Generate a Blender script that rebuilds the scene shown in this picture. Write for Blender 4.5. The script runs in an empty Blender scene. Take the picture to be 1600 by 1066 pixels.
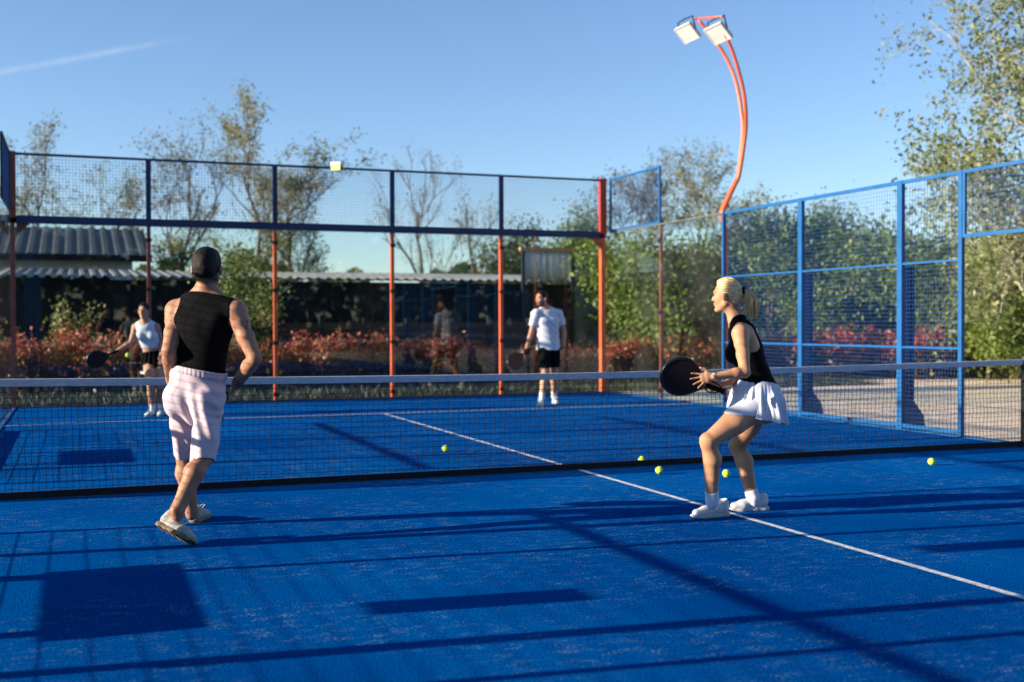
import bpy, math, random
import numpy as np
from mathutils import Matrix, Vector
import openvdb

random.seed(7)
rng = np.random.RandomState(7)
R = math.radians
scn = bpy.context.scene
col = scn.collection

# ------------------------------------------------------------------ camera
CAM = np.array([-4.2155, -9.3529, 1.3189])
YAW, PITCH, ROLL, FPX = 0.365, -0.0154, -0.0033, 1784.7   # FPX: focal length for a picture 1600 wide
_f = np.array([math.sin(YAW)*math.cos(PITCH), math.cos(YAW)*math.cos(PITCH), math.sin(PITCH)])
_r = np.cross(_f, [0, 0, 1]); _r /= np.linalg.norm(_r); _u = np.cross(_r, _f)
CR = _r*math.cos(ROLL) + _u*math.sin(ROLL)
CU = -_r*math.sin(ROLL) + _u*math.cos(ROLL)
CF = _f
cd = bpy.data.cameras.new('camera')
cam = bpy.data.objects.new('camera', cd)
col.objects.link(cam)
m = Matrix(((CR[0], CU[0], -CF[0], CAM[0]), (CR[1], CU[1], -CF[1], CAM[1]), (CR[2], CU[2], -CF[2], CAM[2]), (0, 0, 0, 1)))
cam.matrix_world = m
cd.sensor_width = 36.0
cd.lens = FPX/1600*36
cd.clip_start = 0.05
cd.clip_end = 2000
cd.dof.use_dof = True
cd.dof.focus_distance = 7.55
cd.dof.aperture_fstop = 1.6
scn.camera = cam

# ------------------------------------------------------------------ world, sun, exposure
SUN_EL = 14.5
SUN_DIR = np.array([-1.0, 0.105, 0.0]); SUN_DIR /= np.linalg.norm(SUN_DIR)       # where the sun stands, seen from the court
w = bpy.data.worlds.new('World'); scn.world = w; w.use_nodes = True
nt = w.node_tree; nt.nodes.clear()
out = nt.nodes.new('ShaderNodeOutputWorld'); bg = nt.nodes.new('ShaderNodeBackground')
sky = nt.nodes.new('ShaderNodeTexSky'); sky.sky_type = 'NISHITA'; sky.sun_disc = False
sky.sun_elevation = R(SUN_EL)
sky.sun_rotation = math.atan2(SUN_DIR[0], SUN_DIR[1])
sky.air_density = 1.0; sky.dust_density = 0.0; sky.ozone_density = 3.0; sky.altitude = 100
wt = nt.nodes.new('ShaderNodeMix'); wt.data_type = 'RGBA'; wt.blend_type = 'MULTIPLY'; wt.inputs[0].default_value = 1; wt.inputs[7].default_value = (0.98, 1.0, 1.12, 1)
nt.links.new(sky.outputs[0], wt.inputs[6]); 
# one faint contrail high in the sky
def _dir(px, py): v = CF + CR*(px-800)/FPX + CU*(533-py)/FPX; return v/np.linalg.norm(v)
_a, _b = _dir(-60, 124), _dir(255, 66); _n = np.cross(_a, _b); _n /= np.linalg.norm(_n); _m = (_a+_b); _m /= np.linalg.norm(_m); _t = np.cross(_n, _m)
def _math(op, *a):
    n = nt.nodes.new('ShaderNodeMath'); n.operation = op
    for i, x in enumerate(a):
        if isinstance(x, (int, float)): n.inputs[i].default_value = x
        else: nt.links.new(x, n.inputs[i])
    return n.outputs[0]
tcw = nt.nodes.new('ShaderNodeTexCoord')
def _dot(v):
    n = nt.nodes.new('ShaderNodeVectorMath'); n.operation = 'DOT_PRODUCT'; nt.links.new(tcw.outputs['Generated'], n.inputs[0]); n.inputs[1].default_value = tuple(v); return n.outputs['Value']
_nz = nt.nodes.new('ShaderNodeTexNoise'); _nz.inputs['Scale'].default_value = 60; _nz.inputs['Detail'].default_value = 4; nt.links.new(tcw.outputs['Generated'], _nz.inputs[0])
_q = _math('DIVIDE', _dot(_n), .0022); _band = _math('POWER', 2.718, _math('MULTIPLY', _math('MULTIPLY', _q, _q), -1.0))
_al = _math('DIVIDE', _dot(_t), .105); _fade = _math('MAXIMUM', _math('SUBTRACT', 1.0, _math('MULTIPLY', _al, _al)), 0.0)
_k = _math('MULTIPLY', _math('MULTIPLY', _band, _fade), _math('MULTIPLY', _nz.outputs[0], _math('MULTIPLY', _math('GREATER_THAN', _dot(_m), 0.0), .24)))
_cl = nt.nodes.new('ShaderNodeMix'); _cl.data_type = 'RGBA'; nt.links.new(_k, _cl.inputs[0]); nt.links.new(wt.outputs[2], _cl.inputs[6]); _cl.inputs[7].default_value = (6.2, 6.4, 6.6, 1)
nt.links.new(_cl.outputs[2], bg.inputs[0]); bg.inputs[1].default_value = 0.078
nt.links.new(bg.outputs[0], out.inputs[0])
sd = bpy.data.lights.new('sun', 'SUN'); sd.energy = 5.0; sd.angle = R(0.5); sd.color = (1.0, 0.86, 0.68)
sun = bpy.data.objects.new('sun', sd); col.objects.link(sun)
sv = Vector((SUN_DIR[0]*math.cos(R(SUN_EL)), SUN_DIR[1]*math.cos(R(SUN_EL)), math.sin(R(SUN_EL))))
sun.rotation_euler = sv.to_track_quat('Z', 'Y').to_euler()
sun.location = (-30, 3, 12)
scn.view_settings.view_transform = 'Standard'
scn.view_settings.look = 'None'
scn.view_settings.exposure = 1.3
scn.view_settings.gamma = 1.0
scn.render.engine = 'CYCLES'
scn.cycles.max_bounces = 8
scn.cycles.transparent_max_bounces = 40

# ------------------------------------------------------------------ helpers: placing, tagging, meshes
def at(px, py, dep):
    """point seen at (px,py) of the 1600x1066 photograph, dep metres in front of the camera"""
    return CAM + dep*(CF + CR*(px-800)/FPX + CU*(533-py)/FPX)

def tag(o, label=None, cat=None, group=None, kind=None):
    if label: o['label'] = label
    if cat: o['category'] = cat
    if group: o['group'] = group
    if kind: o['kind'] = kind
    return o

def empty(name, loc=(0, 0, 0), rz=0):
    o = bpy.data.objects.new(name, None); col.objects.link(o)
    o.location = loc; o.rotation_euler = (0, 0, rz); o.empty_display_size = 0.2
    return o

def link_mesh(name, me, material, parent=None, smooth=False, loc=None):
    o = bpy.data.objects.new(name, me); col.objects.link(o)
    if material is not None and len(me.materials) == 0: me.materials.append(material)
    if smooth and len(me.polygons): me.polygons.foreach_set('use_smooth', np.ones(len(me.polygons), dtype=bool))
    if parent is not None: o.parent = parent
    if loc is not None: o.location = loc
    return o

class MB:
    def __init__(self): self.v = []; self.f = []
    def box(self, x0, x1, y0, y1, z0, z1):
        n = len(self.v)
        self.v += [(x0,y0,z0),(x1,y0,z0),(x1,y1,z0),(x0,y1,z0),(x0,y0,z1),(x1,y0,z1),(x1,y1,z1),(x0,y1,z1)]
        self.f += [tuple(n+i for i in q) for q in ((0,3,2,1),(4,5,6,7),(0,1,5,4),(1,2,6,5),(2,3,7,6),(3,0,4,7))]
        return self
    def quad(self, *p):
        n = len(self.v); self.v += [tuple(q) for q in p]; self.f.append(tuple(range(n, n+len(p)))); return self
    def tube(self, pts, r, n=6, cap=True, phase=0.0):
        pts = [np.array(p, float) for p in pts]
        rs = r if hasattr(r, '__len__') else [r]*len(pts)
        base = len(self.v); up = None
        for i, p in enumerate(pts):
            t = pts[min(i+1, len(pts)-1)] - pts[max(i-1, 0)]; t = t/(np.linalg.norm(t)+1e-9)
            if up is None:
                a = np.array([0, 0, 1.]) if abs(t[2]) < .9 else np.array([1., 0, 0])
            else: a = up
            s = np.cross(t, a); s /= np.linalg.norm(s)+1e-9; up = np.cross(s, t)
            for k in range(n):
                th = 2*math.pi*k/n + phase
                q = p + rs[i]*(s*math.cos(th)+up*math.sin(th)); self.v.append(tuple(q))
        for i in range(len(pts)-1):
            for k in range(n):
                a = base+i*n+k; b = base+i*n+(k+1) % n
                self.f.append((a, b, b+n, a+n))
        if cap:
            self.f.append(tuple(base+k for k in range(n))[::-1]); e = base+(len(pts)-1)*n
            self.f.append(tuple(e+k for k in range(n)))
        return self
    def prism(self, poly, origin, ax, ay, az, h):
        """flat polygon (u,v) in plane ax,ay pushed h along az"""
        o = np.array(origin, float); ax, ay, az = map(lambda q: np.array(q, float), (ax, ay, az)); n = len(self.v); k = len(poly)
        for hh in (0, h):
            for u, v in poly: self.v.append(tuple(o+ax*u+ay*v+az*hh))
        self.f.append(tuple(range(n, n+k))[::-1]); self.f.append(tuple(range(n+k, n+2*k)))
        for i in range(k): j = (i+1) % k; self.f.append((n+i, n+j, n+k+j, n+k+i))
        return self
    def build(self, name, mat, parent=None, smooth=False, loc=None):
        me = bpy.data.meshes.new(name); me.from_pydata(self.v, [], self.f); me.validate(); me.update()
        return link_mesh(name, me, mat, parent, smooth, loc)

def copy_tree(o, parent=None):
    c = o.copy(); col.objects.link(c); c.parent = parent
    for ch in [x for x in bpy.data.objects if x.parent == o]: copy_tree(ch, c)
    return c

# ------------------------------------------------------------------ materials
def nodes(name):
    m = bpy.data.materials.new(name); m.use_nodes = True; n = m.node_tree
    return m, n, n.nodes['Principled BSDF'], n.nodes['Material Output']

def N(nt, typ, **kw):
    n = nt.nodes.new(typ)
    for k, v in kw.items():
        if k in n.inputs: n.inputs[k].default_value = v
        else: setattr(n, k, v)
    return n

def mat(name, c, rough=.5, var=.12, scale=8, metal=0, bump=0, bscale=60, spec=.5, c2=None, coat=0, trans=0, stretch=None, rvar=.1):
    m, t, p, o = nodes(name); L = t.links.new
    tc = N(t, 'ShaderNodeTexCoord'); src = tc.outputs['Object']
    if stretch:
        mp = N(t, 'ShaderNodeMapping'); mp.inputs['Scale'].default_value = stretch; L(src, mp.inputs[0]); src = mp.outputs[0]
    nz = N(t, 'ShaderNodeTexNoise', Scale=scale, Detail=6.0); L(src, nz.inputs['Vector'])
    rp = N(t, 'ShaderNodeValToRGB'); L(nz.outputs[0], rp.inputs[0])
    d = c2 if c2 else tuple(x*(1-2*var) for x in c)
    e = c if c2 else tuple(min(1, x*(1+var)) for x in c)
    rp.color_ramp.elements[0].position = .3; rp.color_ramp.elements[1].position = .7
    rp.color_ramp.elements[0].color = (*d, 1); rp.color_ramp.elements[1].color = (*e, 1)
    L(rp.outputs[0], p.inputs['Base Color'])
    mr = N(t, 'ShaderNodeMapRange'); mr.inputs['To Min'].default_value = max(0, rough-rvar); mr.inputs['To Max'].default_value = min(1, rough+rvar)
    L(nz.outputs[0], mr.inputs[0]); L(mr.outputs[0], p.inputs['Roughness'])
    p.inputs['Metallic'].default_value = metal; p.inputs['Specular IOR Level'].default_value = spec
    p.inputs['Coat Weight'].default_value = coat
    if bump:
        n2 = N(t, 'ShaderNodeTexNoise', Scale=bscale, Detail=4.0); L(src, n2.inputs['Vector'])
        b = N(t, 'ShaderNodeBump', Strength=bump, Distance=.01); L(n2.outputs[0], b.inputs['Height']); L(b.outputs[0], p.inputs['Normal'])
    if trans:
        tr = N(t, 'ShaderNodeBsdfTranslucent'); L(rp.outputs[0], tr.inputs[0]); mx = N(t, 'ShaderNodeMixShader'); mx.inputs[0].default_value = trans
        L(p.outputs[0], mx.inputs[1]); L(tr.outputs[0], mx.inputs[2]); L(mx.outputs[0], o.inputs[0])
    return m

def leaf_mat(name, cols, trans=.35, rough=.55):
    """every leaf takes its own colour from its island's random value"""
    m, t, p, o = nodes(name); L = t.links.new
    g = N(t, 'ShaderNodeNewGeometry'); rp = N(t, 'ShaderNodeValToRGB'); rp.color_ramp.interpolation = 'LINEAR'
    L(g.outputs['Random Per Island'], rp.inputs[0])
    els = rp.color_ramp.elements
    while len(els) < len(cols): els.new(.5)
    for i, c in enumerate(cols): els[i].position = i/(len(cols)-1); els[i].color = (*c, 1)
    L(rp.outputs[0], p.inputs['Base Color']); p.inputs['Roughness'].default_value = rough
    tr = N(t, 'ShaderNodeBsdfTranslucent'); L(rp.outputs[0], tr.inputs[0]); mx = N(t, 'ShaderNodeMixShader'); mx.inputs[0].default_value = trans
    L(p.outputs[0], mx.inputs[1]); L(tr.outputs[0], mx.inputs[2]); L(mx.outputs[0], o.inputs[0])
    return m

M = {}
M['blue'] = mat('blue_powder_coat', (.001, .088, .26), .45, .08, 5, spec=.5)
M['blue_backlit'] = mat('backlit_blue_powder_coat', (.003, .020, .085), .4, .1, 5)  # the blue frame coat again, darkened in colour to look backlit
M['blue_mid'] = mat('mid_blue_powder_coat', (.002, .048, .18), .45, .1, 5)
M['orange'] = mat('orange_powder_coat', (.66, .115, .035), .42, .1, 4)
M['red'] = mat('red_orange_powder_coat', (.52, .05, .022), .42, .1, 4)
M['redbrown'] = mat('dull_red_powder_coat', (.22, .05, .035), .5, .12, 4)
M['wire'] = mat('blue_wire', (.008, .075, .25), .45, .05, 3)
M['black_metal'] = mat('black_metal', (.012, .012, .014), .5, .1, 6)
M['netcord'] = mat('black_net_cord', (.006, .006, .008), .8, .1, 30)
M['tape'] = mat('white_net_tape', (.50, .52, .56), .75, .10, 14, bump=.3, bscale=120, stretch=(1, 1, 4))
M['concrete'] = mat('concrete', (.12, .115, .11), .9, .2, 3, bump=.5, bscale=40)
M['lampglass'] = mat('lamp_white', (.56, .54, .50), .4, .05, 4)
M['ball'] = mat('ball_felt', (.52, .75, .03), .95, .08, 60, bump=.6, bscale=350)
M['seam'] = mat('ball_seam', (.7, .72, .6), .8)
M['white_line'] = mat('white_turf_line', (.62, .64, .66), .95, .25, 25, bump=.6, bscale=220)
M['bark'] = mat('bark', (.10, .078, .055), .95, .25, 9, bump=.6, bscale=30)
M['bark_pale'] = mat('pale_bark', (.36, .33, .27), .9, .25, 5, bump=.5, bscale=24)

# glass: thin clear sheets with a little dust
def glass(name, haze, tint=(.93, .97, .96)):
    m, t, p, o = nodes(name); L = t.links.new; t.nodes.remove(p)
    tr = N(t, 'ShaderNodeBsdfTransparent'); tr.inputs[0].default_value = (*tint, 1)
    gl = N(t, 'ShaderNodeBsdfGlossy'); gl.inputs['Roughness'].default_value = .01; gl.inputs[0].default_value = (1, 1, 1, 1)
    gm = N(t, 'ShaderNodeNewGeometry'); dt = N(t, 'ShaderNodeVectorMath', operation='DOT_PRODUCT'); L(gm.outputs['Normal'], dt.inputs[0]); L(gm.outputs['Incoming'], dt.inputs[1])
    ab = N(t, 'ShaderNodeMath', operation='ABSOLUTE'); L(dt.outputs['Value'], ab.inputs[0])
    iv = N(t, 'ShaderNodeMath', operation='SUBTRACT'); iv.inputs[0].default_value = 1; L(ab.outputs[0], iv.inputs[1])
    pw = N(t, 'ShaderNodeMath', operation='POWER'); L(iv.outputs[0], pw.inputs[0]); pw.inputs[1].default_value = 5
    fr = N(t, 'ShaderNodeMath', operation='MULTIPLY_ADD'); L(pw.outputs[0], fr.inputs[0]); fr.inputs[1].default_value = .96; fr.inputs[2].default_value = .04
    mx = N(t, 'ShaderNodeMixShader')
    L(fr.outputs[0], mx.inputs[0]); L(tr.outputs[0], mx.inputs[1]); L(gl.outputs[0], mx.inputs[2])
    tc = N(t, 'ShaderNodeTexCoord'); nz = N(t, 'ShaderNodeTexNoise', Scale=1.1, Detail=7.0, Roughness=.62); L(tc.outputs['Object'], nz.inputs[0])
    mr = N(t, 'ShaderNodeMapRange'); mr.inputs['From Min'].default_value = .42; mr.inputs['From Max'].default_value = .75
    mr.inputs['To Min'].default_value = haze*.3; mr.inputs['To Max'].default_value = haze*1.6; L(nz.outputs[0], mr.inputs[0])
    df = N(t, 'ShaderNodeBsdfDiffuse'); df.inputs[0].default_value = (.62, .66, .64, 1)
    m2 = N(t, 'ShaderNodeMixShader'); L(mr.outputs[0], m2.inputs[0]); L(mx.outputs[0], m2.inputs[1]); L(df.outputs[0], m2.inputs[2])
    L(m2.outputs[0], o.inputs[0]); return m
M['glass'] = glass('clear_glass', .004)
M['glass_dusty'] = glass('dusty_glass', .012)

def turf():
    m, t, p, o = nodes('blue_turf'); L = t.links.new
    tc = N(t, 'ShaderNodeTexCoord'); O = tc.outputs['Object']
    fine = N(t, 'ShaderNodeTexNoise', Scale=105.0, Detail=3.0, Roughness=.7); L(O, fine.inputs[0])
    mid = N(t, 'ShaderNodeTexNoise', Scale=7.0, Detail=8.0, Roughness=.65)
    mp = N(t, 'ShaderNodeMapping'); mp.inputs['Scale'].default_value = (1.0, 2.2, 1); L(O, mp.inputs[0]); L(mp.outputs[0], mid.inputs[0])
    big = N(t, 'ShaderNodeTexNoise', Scale=.45, Detail=5.0); L(O, big.inputs[0])
    r1 = N(t, 'ShaderNodeValToRGB'); L(fine.outputs[0], r1.inputs[0])
    r1.color_ramp.elements[0].position = .32; r1.color_ramp.elements[0].color = (.0002, .022, .14, 1)
    r1.color_ramp.elements[1].position = .68; r1.color_ramp.elements[1].color = (.0004, .185, .70, 1)
    r2 = N(t, 'ShaderNodeValToRGB'); L(big.outputs[0], r2.inputs[0])
    r2.color_ramp.elements[0].position = .35; r2.color_ramp.elements[0].color = (.74, .74, .78, 1)
    r2.color_ramp.elements[1].position = .65; r2.color_ramp.elements[1].color = (1.10, 1.20, 1.06, 1)
    mul = N(t, 'ShaderNodeMix', data_type='RGBA', blend_type='MULTIPLY'); mul.inputs[0].default_value = 1
    L(r1.outputs[0], mul.inputs[6]); L(r2.outputs[0], mul.inputs[7])
    # sand showing through the pile: patches (mid) broken into grains (fine), mostly where players tread
    sp = N(t, 'ShaderNodeTexNoise', Scale=1.15, Detail=3.0); mp2 = N(t, 'ShaderNodeMapping'); mp2.inputs['Location'].default_value = (3.1, 1.7, 0); mp2.inputs['Scale'].default_value = (.8, 1.2, 1)
    L(O, mp2.inputs[0]); L(mp2.outputs[0], sp.inputs[0])
    s1 = N(t, 'ShaderNodeMapRange'); s1.inputs['From Min'].default_value = .40; s1.inputs['From Max'].default_value = .58; L(sp.outputs[0], s1.inputs[0])
    s2 = N(t, 'ShaderNodeMapRange'); s2.inputs['From Min'].default_value = .50; s2.inputs['From Max'].default_value = .62; L(mid.outputs[0], s2.inputs[0])
    gr = N(t, 'ShaderNodeTexNoise', Scale=60.0, Detail=2.0); L(O, gr.inputs[0])
    s3 = N(t, 'ShaderNodeMapRange'); s3.inputs['From Min'].default_value = .50; s3.inputs['From Max'].default_value = .62; L(gr.outputs[0], s3.inputs[0])
    a = N(t, 'ShaderNodeMath', operation='MULTIPLY'); L(s1.outputs[0], a.inputs[0]); L(s2.outputs[0], a.inputs[1])
    b = N(t, 'ShaderNodeMath', operation='MULTIPLY'); L(a.outputs[0], b.inputs[0]); L(s3.outputs[0], b.inputs[1])
    c = N(t, 'ShaderNodeMath', operation='MULTIPLY'); L(b.outputs[0], c.inputs[0]); c.inputs[1].default_value = .90
    mx = N(t, 'ShaderNodeMix', data_type='RGBA'); L(c.outputs[0], mx.inputs[0]); L(mul.outputs[2], mx.inputs[6]); mx.inputs[7].default_value = (.15, .29, .42, 1)
    L(mx.outputs[2], p.inputs['Base Color']); p.inputs['Roughness'].default_value = .9; p.inputs['Specular IOR Level'].default_value = .0
    bp = N(t, 'ShaderNodeBump', Strength=1.0, Distance=.03); L(fine.outputs[0], bp.inputs['Height']); L(bp.outputs[0], p.inputs['Normal'])
    return m
M['turf'] = turf()

def ground(name, c1, c2, c3, scale=.6, fs=30.0, bump=.8):
    m, t, p, o = nodes(name); L = t.links.new
    tc = N(t, 'ShaderNodeTexCoord'); O = tc.outputs['Object']
    a = N(t, 'ShaderNodeTexNoise', Scale=scale, Detail=8.0); L(O, a.inputs[0])
    b = N(t, 'ShaderNodeTexNoise', Scale=fs, Detail=5.0, Roughness=.7); L(O, b.inputs[0])
    r = N(t, 'ShaderNodeValToRGB'); L(a.outputs[0], r.inputs[0]); r.color_ramp.elements[0].position = .35; r.color_ramp.elements[1].position = .65
    r.color_ramp.elements[0].color = (*c1, 1); r.color_ramp.elements[1].color = (*c2, 1)
    s = N(t, 'ShaderNodeMapRange'); s.inputs['From Min'].default_value = .4; s.inputs['From Max'].default_value = .65; L(b.outputs[0], s.inputs[0])
    mx = N(t, 'ShaderNodeMix', data_type='RGBA'); L(s.outputs[0], mx.inputs[0]); L(r.outputs[0], mx.inputs[6]); mx.inputs[7].default_value = (*c3, 1)
    L(mx.outputs[2], p.inputs['Base Color']); p.inputs['Roughness'].default_value = .95; p.inputs['Specular IOR Level'].default_value = .2
    bp = N(t, 'ShaderNodeBump', Strength=bump, Distance=.02); L(b.outputs[0], bp.inputs['Height']); L(bp.outputs[0], p.inputs['Normal'])
    return m
M['gravel'] = ground('gravel', (.74, .60, .45), (.85, .72, .55), (.62, .49, .37), .5, 14.0)
M['field'] = ground('field', (.07, .085, .03), (.12, .13, .05), (.05, .06, .02), .2, 6.0)

# ------------------------------------------------------------------ ground
XL, XR, YB = -5.14, 5.25, 10.33
H3, H4 = 2.99, 4.05
SX = (5.18-XL)/5          # post spacing of the back wall
o = MB().quad((-400, -300, -.05), (400, -300, -.05), (400, 600, -.05), (-400, 600, -.05)).build('ground', M['field']); tag(o, kind='structure')
o = MB().quad((5.5, -25, -.03), (45, -25, -.03), (45, 14.0, -.03), (5.5, 14.0, -.03)).build('gravel_ground', M['gravel']); tag(o, kind='structure')
o = MB().box(XL-.12, XR+.12, -YB-.12, YB+.12, -.3, -.006).build('court_base', M['concrete']); tag(o, kind='structure')
o = MB().quad((XL+.03, -YB, 0), (XR-.03, -YB, 0), (XR-.03, YB-.03, 0), (XL+.03, YB-.03, 0)).build('court_surface', M['turf']); tag(o, kind='structure')
lw = .05
o = MB().quad((-lw/2, -6.95, .004), (lw/2, -6.95, .004), (lw/2, 6.95+lw/2, .004), (-lw/2, 6.95+lw/2, .004)).build('court_centre_line', M['white_line']); tag(o, kind='structure')
o = MB().quad((XL+.04, 6.95-lw/2, .0075), (XR-.04, 6.95-lw/2, .0075), (XR-.04, 6.95+lw/2, .0075), (XL+.04, 6.95+lw/2, .0075)).build('court_service_line', M['white_line']); tag(o, kind='structure')

# ------------------------------------------------------------------ enclosure
def wires(mb, axis, p, a0, a1, z0, z1, step=.0505, r=.0016):
    """welded square mesh in a vertical plane; axis 'x' runs along x at y=p, axis 'y' runs along y at x=p"""
    n = int(round((a1-a0)/step)); k = int(round((z1-z0)/step))
    for i in range(1, n):
        a = a0+(a1-a0)*i/n
        mb.box(a-r, a+r, p-r, p+r, z0, z1) if axis == 'x' else mb.box(p-r, p+r, a-r, a+r, z0, z1)
    for i in range(1, k):
        z = z0+(z1-z0)*i/k
        mb.box(a0, a1, p+r*1.02, p+r*3, z-r, z+r) if axis == 'x' else mb.box(p+r*1.02, p+r*3, a0, a1, z-r, z+r)

def frame(mb, axis, p, a0, a1, z0, z1, t=.04, d=.02):
    for (b0, b1, c0, c1) in ((a0, a0+t, z0, z1), (a1-t, a1, z0, z1), (a0+t, a1-t, z1-t, z1), (a0+t, a1-t, z0, z0+t)):
        mb.box(b0, b1, p-d, p+d, c0, c1) if axis == 'x' else mb.box(p-d, p+d, b0, b1, c0, c1)

def back_wall():
    root = empty('back_wall', (0, YB, 0))
    tag(root, 'glass back wall of the court with orange posts and blue mesh panels on top', 'court wall')
    inv = Vector((0, -YB, 0))
    def put(mb, name, mt, parent=root):
        mb.v = [(x, y-YB, z) for x, y, z in mb.v]; return mb.build(name, mt, parent)
    for i in range(5):
        a, b = XL+SX*i, XL+SX*(i+1)
        put(MB().box(a+.012, b-.012, YB-.006, YB+.006, .03, H3-.06), 'glass_panel', M['glass'])
        g = MB(); frame(g, 'x', YB+.03, a+.004, b-.004, H3+.03, H4, .038, .018); fr = put(g, 'mesh_panel_frame', M['blue_backlit'])
        g = MB(); wires(g, 'x', YB+.03, a+.04, b-.04, H3+.065, H4-.036, .0505, .0021); put(g, 'wire_mesh', M['wire'], fr)
    b = MB(); b.box(XL, 5.18, YB-.0, YB+.10, H3-.055, H3+.027); put(b, 'beam', M['blue_backlit'])
    for i in range(1, 5):
        x = XL+SX*i
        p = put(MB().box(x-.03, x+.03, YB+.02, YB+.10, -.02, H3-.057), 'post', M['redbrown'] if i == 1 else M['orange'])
        c = MB()
        for z in (H3-.28, 1.9, 1.0, .12): c.box(x-.045, x+.045, YB-.016, YB+.018, z-.03, z+.03)
        put(c, 'glass_clamp', M['black_metal'])
        put(MB().box(x-.03, x+.03, YB+.052, YB+.10, H3+.029, H4-.002), 'post_extension', M['blue_backlit'])
    for sx, x in ((1, XL), (-1, 5.18)):
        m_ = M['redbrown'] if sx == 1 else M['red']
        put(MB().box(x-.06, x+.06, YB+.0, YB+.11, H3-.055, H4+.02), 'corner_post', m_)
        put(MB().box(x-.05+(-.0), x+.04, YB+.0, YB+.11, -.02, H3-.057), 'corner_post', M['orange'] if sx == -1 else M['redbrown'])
        g = MB(); x1 = x+sx*.06
        g.prism([(0, 0), (.20*sx, 0), (0, -.2)], (x1, YB+.03, H3-.06), (1, 0, 0), (0, 0, 1), (0, 1, 0), .02); put(g, 'gusset', M['orange'] if sx == -1 else M['redbrown'])
    put(MB().box(XL-.05, 5.3, YB-.02, YB+.14, -.05, .018), 'base_rail', M['black_metal'])  # concrete kerb drawn as a black strip, its shadow put into the colour
    return root
back_wall()

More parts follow.
